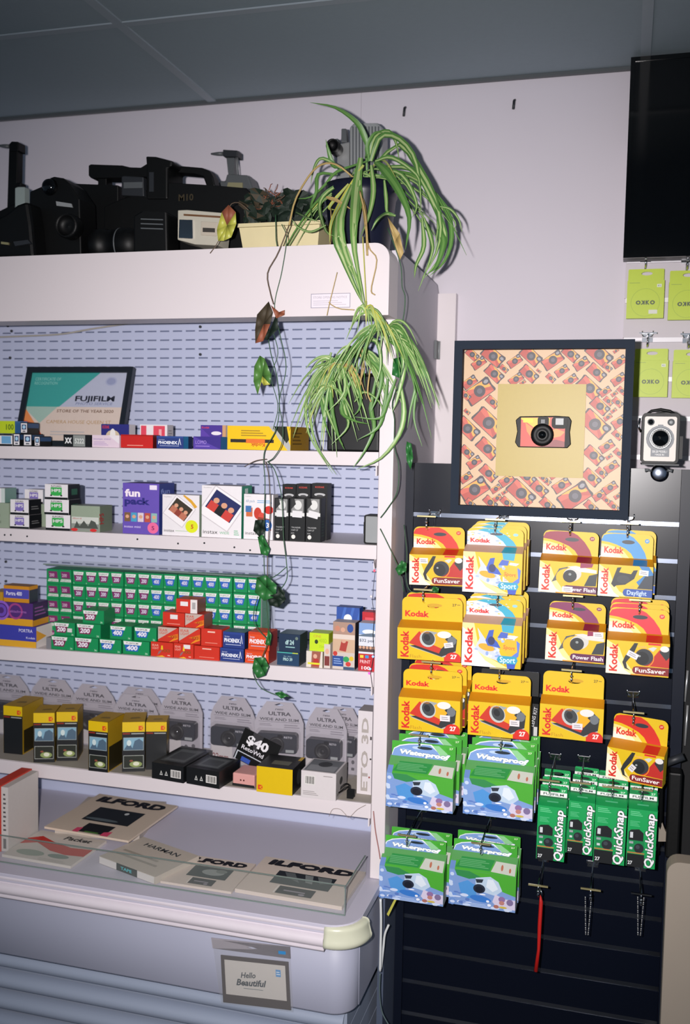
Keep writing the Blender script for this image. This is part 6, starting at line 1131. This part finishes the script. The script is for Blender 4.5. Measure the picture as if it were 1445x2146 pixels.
# vine hanging down beside the upright
tv_o = at(838, 560, y=1.94); v3 = thing('trailing_vine', 'thin green trailing vine hanging down past the white upright', 'vine', tv_o)
vine(v3, tv_o, [(812,478),(828,520),(840,560),(842,600),(848,620),(847,650),(843,680),(845,720),(846,770),(822,840),(826,880),(826,935),(835,975),(832,1030),(812,1065),(797,1085)], 1.90, .0012, 'vine_green', n=60, y1=1.955)
vine(v3, tv_o, [(796,1108),(812,1140),(828,1175),(838,1205),(846,1240)], 1.955, .0011, 'vine_green', n=16)
for P_ in ([(852,925),(862,930),(866,960),(860,985),(852,965),(850,940)], [(828,1192),(842,1174),(852,1180),(852,1196),(836,1206)], [(824,752),(842,748),(846,775),(836,792),(822,786)], [(905/1,0)] and [(908,1228),(920,1232),(918,1242),(900,1240)]):
    broad_leaf(v3, tv_o, P_, 'leaf_dark', y=1.955 if P_[0][0] < 900 else 1.99)
vine(v3, tv_o, [(846,1100),(852,1160),(850,1210),(862,1240),(905,1236)], 1.985, .0010, 'vine_green', n=16)
broad_leaf(v3, tv_o, [(812,455),(838,490),(846,530),(838,545),(826,510),(818,480)], 'leaf_straw', y=1.90, label='dry papery leaf')

# ================================================================== OLD EQUIPMENT ON THE CABINET TOP
def Zt(X, Y): return (X/2.58, 200+Y/2.58)
def px_poly(pts, y): return [(lambda p: (p.x, p.z))(at(*Zt(*q), y=y)) for q in pts]
def solid(root, name, pts, y0, y1, mat, bev=.003, floor=False, label=None):
    if root.name.startswith('camcorder'): y0, y1 = y0+.055, y1+.055
    P_ = px_poly(pts, y0)
    if floor: P_ = [(x, max(z, TOPZ)) for x, z in P_]
    L0 = root.location; m = MB(); m.prism([(x-L0.x, z-L0.z) for x, z in P_], y0-L0.y, y1-L0.y, mat); o = m.build(name, root)
    if bev: bevel(o, bev, 2)
    if label: o['label'] = label
    return o
def barrel(root, name, X, Y, rpx, y0, y1, mat, y=None, prof=None):
    p = at(*Zt(X, Y), y=y0); r = rpx/2.58/F_PX*y0*1.0; L0 = root.location; m = MB()
    m.lathe(prof(r, y1-y0) if prof else [(r,0),(r,y1-y0)], mat, 24, (p.x-L0.x, y1-L0.y, p.z-L0.z), 'y'); return m.build(name, root)
o_ = at(*Zt(900, 700), y=2.12)
vc = thing('camcorder', 'large black shoulder camcorder with carrying handle on the cabinet top', 'camcorder', (o_.x, 2.12, TOPZ))
solid(vc, 'body', [(560,880),(560,600),(650,560),(905,470),(1155,485),(1330,500),(1385,545),(1390,880)], 2.06, 2.20, 'black_plastic', floor=True)
solid(vc, 'front_section', [(300,880),(300,540),(370,475),(640,485),(640,880)], 2.07, 2.18, 'black_plastic', floor=True)
solid(vc, 'handle', [(905,385),(950,378),(1090,390),(1130,405),(1150,440),(1162,492),(1115,490),(1095,435),(1060,425),(940,415),(905,412)], 2.10, 2.135, 'black_plastic')
solid(vc, 'viewfinder_tube', [(478,380),(490,372),(660,378),(700,388),(760,390),(800,365),(800,440),(720,440),(640,445),(490,446),(478,432)], 2.08, 2.125, 'black_plastic', .008)
solid(vc, 'viewfinder_housing', [(786,328),(840,330),(935,355),(930,380),(905,390),(905,560),(790,560),(790,380)], 2.055, 2.14, 'black_plastic', .004)
solid(vc, 'side_window', [(806,415),(830,415),(830,520),(806,520)], 2.0525, 2.056, 'dark_grey', 0, label='bluish side window')
solid(vc, 'side_box', [(655,440),(670,434),(775,440),(778,545),(655,540)], 2.05, 2.085, 'dark_grey', .003)
solid(vc, 'display_panel', [(668,470),(770,468),(770,500),(668,502)], 2.0475, 2.0505, 'mid_grey', 0)
solid(vc, 'post', [(528,446),(575,446),(575,500),(528,500)], 2.09, 2.12, 'black_plastic', .002)
p = at(*Zt(965, 585), y=2.1145)-vc.location; m = MB(); art(m, p, (1,0,0), (0,0,1), .06, .03, [('t','3c3424','M10',0,.2,.5,.62,0,.02)]); m.build('model_marking', vc)
o_ = at(*Zt(300, 700), y=2.04)
dm = thing('film_camera', 'black camera with a shiny dome prism, left of the camcorder', 'camera', (o_.x, 2.04, TOPZ))
solid(dm, 'body', [(150,880),(160,520),(225,492),(240,455),(290,438),(340,446),(372,474),(430,560),(440,880)], 1.985, 2.055, 'black_plastic', floor=True)
p = at(*Zt(270, 495), y=1.984)-dm.location; m = MB(); m.lathe([(.0007,-.018),(.016,-.014),(.02,0)], 'black_gloss', 20, p+Vector((0,.006,0)), 'y') if False else m.lathe([(.019,0),(.016,.008),(.008,.013),(.0004,.0145)], 'black_gloss', 20, p, 'y'); m.build('dome_prism', dm)
solid(dm, 'name_plate', [(302,572),(385,585),(392,606),(305,596)], 1.982, 1.986, 'light_grey', 0)
barrel(dm, 'lens', 350, 700, 75, 1.94, 1.984, 'black_plastic', prof=lambda r, d: [(r*.6,0),(r,d*.3),(r,d*.8),(r*.85,d),(r*.8,d*.8),(r*.5,d*.55),(.0004,d*.7)])
o_ = at(*Zt(90, 800), y=2.0)
bg = thing('camera_bag', 'dark slumped camera case at the left end of the cabinet top', 'camera bag', (o_.x, 2.0, TOPZ))
solid(bg, 'case', [(-60,880),(-60,690),(30,640),(90,590),(150,570),(170,700),(185,880)], 1.925, 1.98, 'black_plastic', .008, floor=True)
solid(bg, 'clasp', [(5,790),(45,795),(45,808),(5,803)], 1.921, 1.9255, 'brass_wire', 0)
solid(bg, 'handle', [(70,790),(150,780),(165,800),(80,815)], 1.916, 1.9255, 'dark_grey', .001)
o_ = at(*Zt(640, 800), y=2.0)
ln = thing('lens_barrel', 'dark lens lying in front of the camcorder', 'lens', (o_.x, 2.0, TOPZ))
m = MB(); rr = .036; m.lathe([(rr*.8,-.06),(rr,-.055),(rr,-.03),(rr*.92,-.028),(rr*.92,.0),(rr,.002),(rr,.03),(rr*.85,.055)], 'black_plastic', 28, (0, 0, rr), 'x'); m.build('barrel', ln)
m = MB(); m.lathe([(rr*1.01,.006),(rr*1.01,.009)], 'mid_grey', 28, (0, 0, rr), 'x'); m.build('silver_ring', ln)
m = MB(); m.lathe([(rr*.82,.0551),(rr*.5,.058),(.0004,.06)], 'black_gloss', 20, (0, 0, rr), 'x'); m.build('glass', ln)
o_ = at(*Zt(840, 800), y=1.99)
cb = thing('cine_camera', 'low black camera body with metal trim in front of the camcorder', 'camera', (o_.x, 1.99, TOPZ))
solid(cb, 'body', [(720,880),(720,650),(760,625),(900,630),(905,880)], 1.96, 2.02, 'black_plastic', .004, floor=True)
for yy in (665, 690, 715): solid(cb, 'metal_trim', [(760,yy),(880,yy+4),(880,yy+10),(760,yy+6)], 1.958, 1.9602, 'mid_grey', 0)
# silver flash box
o_ = at(*Zt(1070, 780), y=2.0)
fb = thing('flash_unit', 'silver and cream flash unit with a brown strip beside the yellow leaf', 'flash', (o_.x, 2.0, TOPZ))
solid(fb, 'body', [(958,780),(960,620),(1010,618),(1200,634),(1180,812),(1050,805)], 1.975, 2.03, 'B9B4A6', .002, floor=True)
solid(fb, 'brown_strip', [(992,640),(1190,652),(1190,662),(992,650)], 1.9735, 1.9755, '6b4a30', 0)
solid(fb, 'front_panel', [(1085,680),(1175,686),(1170,760),(1085,755)], 1.9725, 1.9755, 'B9AFA0', .001)
solid(fb, 'reflector', [(968,670),(1040,672),(1042,775),(965,770)], 1.970, 1.9755, 'chrome', .001)
solid(fb, 'display_slot', [(1095,715),(1160,718),(1160,740),(1095,738)], 1.971, 1.9727, '3a3632', 0)
# grey editor with an arm
def arm_machine(name, label, base, col, head, spindle, y, mat, cap):
    o_ = at(*Zt(*base[0]), y=y); t = thing(name, label, 'film editor', (o_.x, y, TOPZ))
    solid(t, 'base', base, y-.03, y+.03, mat, .004, floor=True); solid(t, 'column', col, y-.012, y+.012, mat, .002); solid(t, 'head', head, y-.016, y+.016, cap, .002)
    a, b = at(*Zt(*spindle[0]), y=y), at(*Zt(*spindle[1]), y=y); m = MB(); m.tube([a-t.location, (a+b)/2-t.location, b-t.location], [.005,.0045,.002], 'mid_grey', 8); m.build('spindle', t); return t
t = arm_machine('film_editor', 'grey film editor with an upright spool arm behind the flash unit', [(1160,880),(1165,480),(1195,460),(1215,462),(1225,425),(1340,430),(1375,530),(1380,880)], [(1222,335),(1268,335),(1262,428),(1232,428)], [(1203,292),(1284,297),(1284,332),(1205,330)], ((1205,315),(1140,316)), 2.33, 'mid_grey', 'dark_grey')
m = MB(); a, b = at(*Zt(1275, 330), y=2.32)-t.location, at(*Zt(1283, 428), y=2.32)-t.location; m.tube([a, b], .0012, 'light_grey', 5); m.tube([a+Vector((.004,0,0)), b+Vector((.004,0,0))], .0012, 'light_grey', 5); m.build('guide_wire', t)
solid(t, 'name_plate', [(1232,470),(1310,472),(1310,500),(1225,498)], 2.296, 2.3005, '8a8668', 0)
arm_machine('film_projector', 'dark projector with a tall arm and chrome spindle at the far left', [(-60,880),(-60,640),(-20,630),(40,600),(120,560),(125,880)], [(48,290),(96,262),(92,470),(112,470),(110,560),(85,610),(38,612)], [(48,262),(62,248),(98,250),(99,300),(48,300)], ((50,275),(-12,272)), 2.2, 'black_plastic', 'black_plastic')
o_ = at(*Zt(105, 560), y=2.15); wc_ = thing('white_case', 'small pale upright case behind the dark camera at the left', 'case', (o_.x, 2.15, TOPZ))
solid(wc_, 'shell', [(80,880),(80,500),(95,494),(133,494),(136,880)], 2.125, 2.145, '9AA6A4', .003, floor=True); solid(wc_, 'seam', [(80,600),(136,600),(136,606),(80,606)], 2.1235, 2.1255, '6a7472', 0)
# vintage cine camera standing behind the spider plant
def Zs(X, Y): return (430+X/2.535, 180+Y/2.535)
_old = Zt
def Zt(X, Y): return Zs(X, Y)
o_ = at(*Zs(850, 300), y=2.24)
sc_ = thing('cine_camera', 'old grey ribbed cine camera standing behind the spider plant', 'camera', (o_.x, 2.24, TOPZ))
solid(sc_, 'grip_body', [(768,900),(766,215),(785,197),(915,196),(938,215),(940,900)], 2.205, 2.265, 'light_grey', .006, floor=True)
for k in range(9):
    x_ = 780+k*17; solid(sc_, 'rib', [(x_,560),(x_,215),(x_+6,215),(x_+6,560)], 2.2025, 2.2055, 'mid_grey', 0)
solid(sc_, 'side_body', [(700,900),(700,310),(765,295),(765,900)], 2.21, 2.26, 'silver', .003, floor=True)
solid(sc_, 'cable_post', [(720,300),(722,226),(748,226),(752,300)], 2.225, 2.245, 'mid_grey', .002)
barrel(sc_, 'lens', 673, 315, 36, 2.17, 2.215, 'black_plastic', prof=lambda r, d: [(r,0),(r,d*.7),(r*.9,d*.85),(r,d),(r*.8,d*.9),(r*.3,d*.7),(.0004,d*.72)])
solid(sc_, 'lens_mount', [(690,280),(705,280),(705,350),(690,350)], 2.20, 2.225, 'mid_grey', .001)

# ================================================================== LOOSE CABLES AND THE RIGHT EDGE
def cable(label, pts, y, r, mat, n=24, y1=None, name='cable'):
    y1 = y1 or y; W_ = [at(*p, y=y+(y1-y)*i/(len(pts)-1)) for i, p in enumerate(pts)]; W_ = smooth(W_, n); m = MB(); L0 = W_[0]; m.tube([p-L0 for p in W_], r, mat, 6); o = m.build(name, None, L0); return tag(o, label, 'cable')
cable('white cable looping along under the header of the top shelf', [(-20,707),(60,704),(130,700),(200,688),(280,677),(345,672)], 2.19, .0022, 'AFA9A0', y1=2.20)
cable('thick white cable hanging straight down beside the base', [(797,1884),(798,1930),(797,1990),(796,2035)], 1.93, .0028, 'cable_white')
cable('thin dark green wire below the white cable', [(796,2040),(795,2080),(800,2120),(815,2150)], 1.93, .0014, '5a6a6c')
cable('short white plug lead leaning beside the base', [(814,1938),(806,1958),(803,1985),(798,2030)], 1.95, .0026, 'cable_white')
cable('thin red and white lead beside the white upright', [(782,1700),(786,1740),(793,1780),(796,1800)], 1.962, .0011, 'A8706c')
cable('fine dark wire strand lying across the lowest shelf edge', [(689,1711),(697,1696),(712,1696),(722,1705),(731,1713),(748,1697),(766,1687)], 1.972, .0005, '8a7c74', n=30)
p = at(822, 1900, y=1.96); t = thing('yellow_tag', 'slim yellow green tag tucked beside the cabinet base', 'tag', p)
m = MB(); m.prism([(.006,.022),(.010,.020),(-.008,-.022),(-.012,-.018)], -.0006, .0006, 'B8B450'); m.build('strip', t); m = MB(); m.lathe([(.0015,0),(.0015,.0008)], 'dark_grey', 8, (.007,-.0007,.019), 'y'); m.build('eyelet', t)
# beige object at the lower right edge
A, B = at(1383, 2146, y=1.80), at(1385, 1803, y=1.80)
bp_ = thing('beige_chair_back', 'beige upholstered chair back cut off by the lower right edge', 'chair', (A.x+.15, 1.82, 0))
m = MB(); m.prism(rrect(-.15, .15, A.z-.25, B.z, .022, '1111', 6), -.02, .02, 'beige_panel'); bevel(m.build('backrest', bp_), .012, 4)
m = MB(); m.box(-.15, .15, -.02, .2, A.z-.32, A.z-.255, 'beige_panel'); bevel(m.build('seat', bp_), .01, 3)
for sx in (-1, 1):
    for yy in (0, .18):
        m = MB(); m.tube([(sx*.13, yy, A.z-.32), (sx*.14, yy, .001)], .012, 'mid_grey', 8); m.build('leg', bp_)
# tall dark equipment rack right of the display
rk = thing('equipment_rack', 'dark rack with chrome edge strips right of the black slatwall', 'rack', (SX1+.2, 2.25, 0))
m = MB(); m.box(-.197, .25, -.10, .12, 0, STOP-.02, 'black_void'); m.build('case', rk)
for (ya, yb) in ((1405, 1470), (1478, 1562)):
    a, b = at(1440, ya, y=2.14), at(1434, yb, y=2.14); m = MB(); m.tube([Vector((a.x,2.14,a.z))-rk.location, Vector((b.x,2.14,b.z))-rk.location], .0025, 'silver', 8); m.build('chrome_strip', rk)
# black strap bundle and gear hanging at the right end of the display
g0 = at(1400, 1590, y=2.02); gr = thing('camera_strap', 'black straps and gear hanging at the right end of the slatwall', 'strap', g0)
random.seed(4)
for dx_, y0_, y1_ in ((1372,1640,1800),(1380,1600,1790),(1388,1610,1770),(1376,1660,1740)):
    q = smooth([at(dx_+random.uniform(-4,4), y0_+(y1_-y0_)*i/4, y=2.0+.01*i) for i in range(5)], 12); m = MB(); m.tube([v-g0 for v in q], .003, 'black_plastic', 6); m.build('strap', gr)
a, b = at(1392, 1600, y=2.03), at(1432, 1585, y=2.03); m = MB(); m.tube([a-g0, b-g0], .008, 'dark_grey', 12); m.build('barrel', gr)
a, b = at(1392, 1790, y=2.04), at(1428, 1615, y=2.04); m = MB(); m.box(a.x-g0.x, b.x-g0.x, 0, .04, a.z-g0.z, b.z-g0.z, 'black_plastic'); bevel(m.build('pouch', gr), .004, 2)
q = px_ = [at(x, y_, y=2.03) for x, y_ in ((1378,1762),(1379,1735),(1384,1715),(1393,1740),(1400,1748),(1417,1750),(1416,1762))]
m = MB(); m.prism([(v.x-g0.x, v.z-g0.z) for v in q], q[0].y-g0.y-.004, q[0].y-g0.y+.008, 'beige_panel'); o = m.build('corner_pad', gr); o['label'] = 'beige corner pad'
for o in list(COL.objects):
    if 'top' in o.keys(): del o['top']
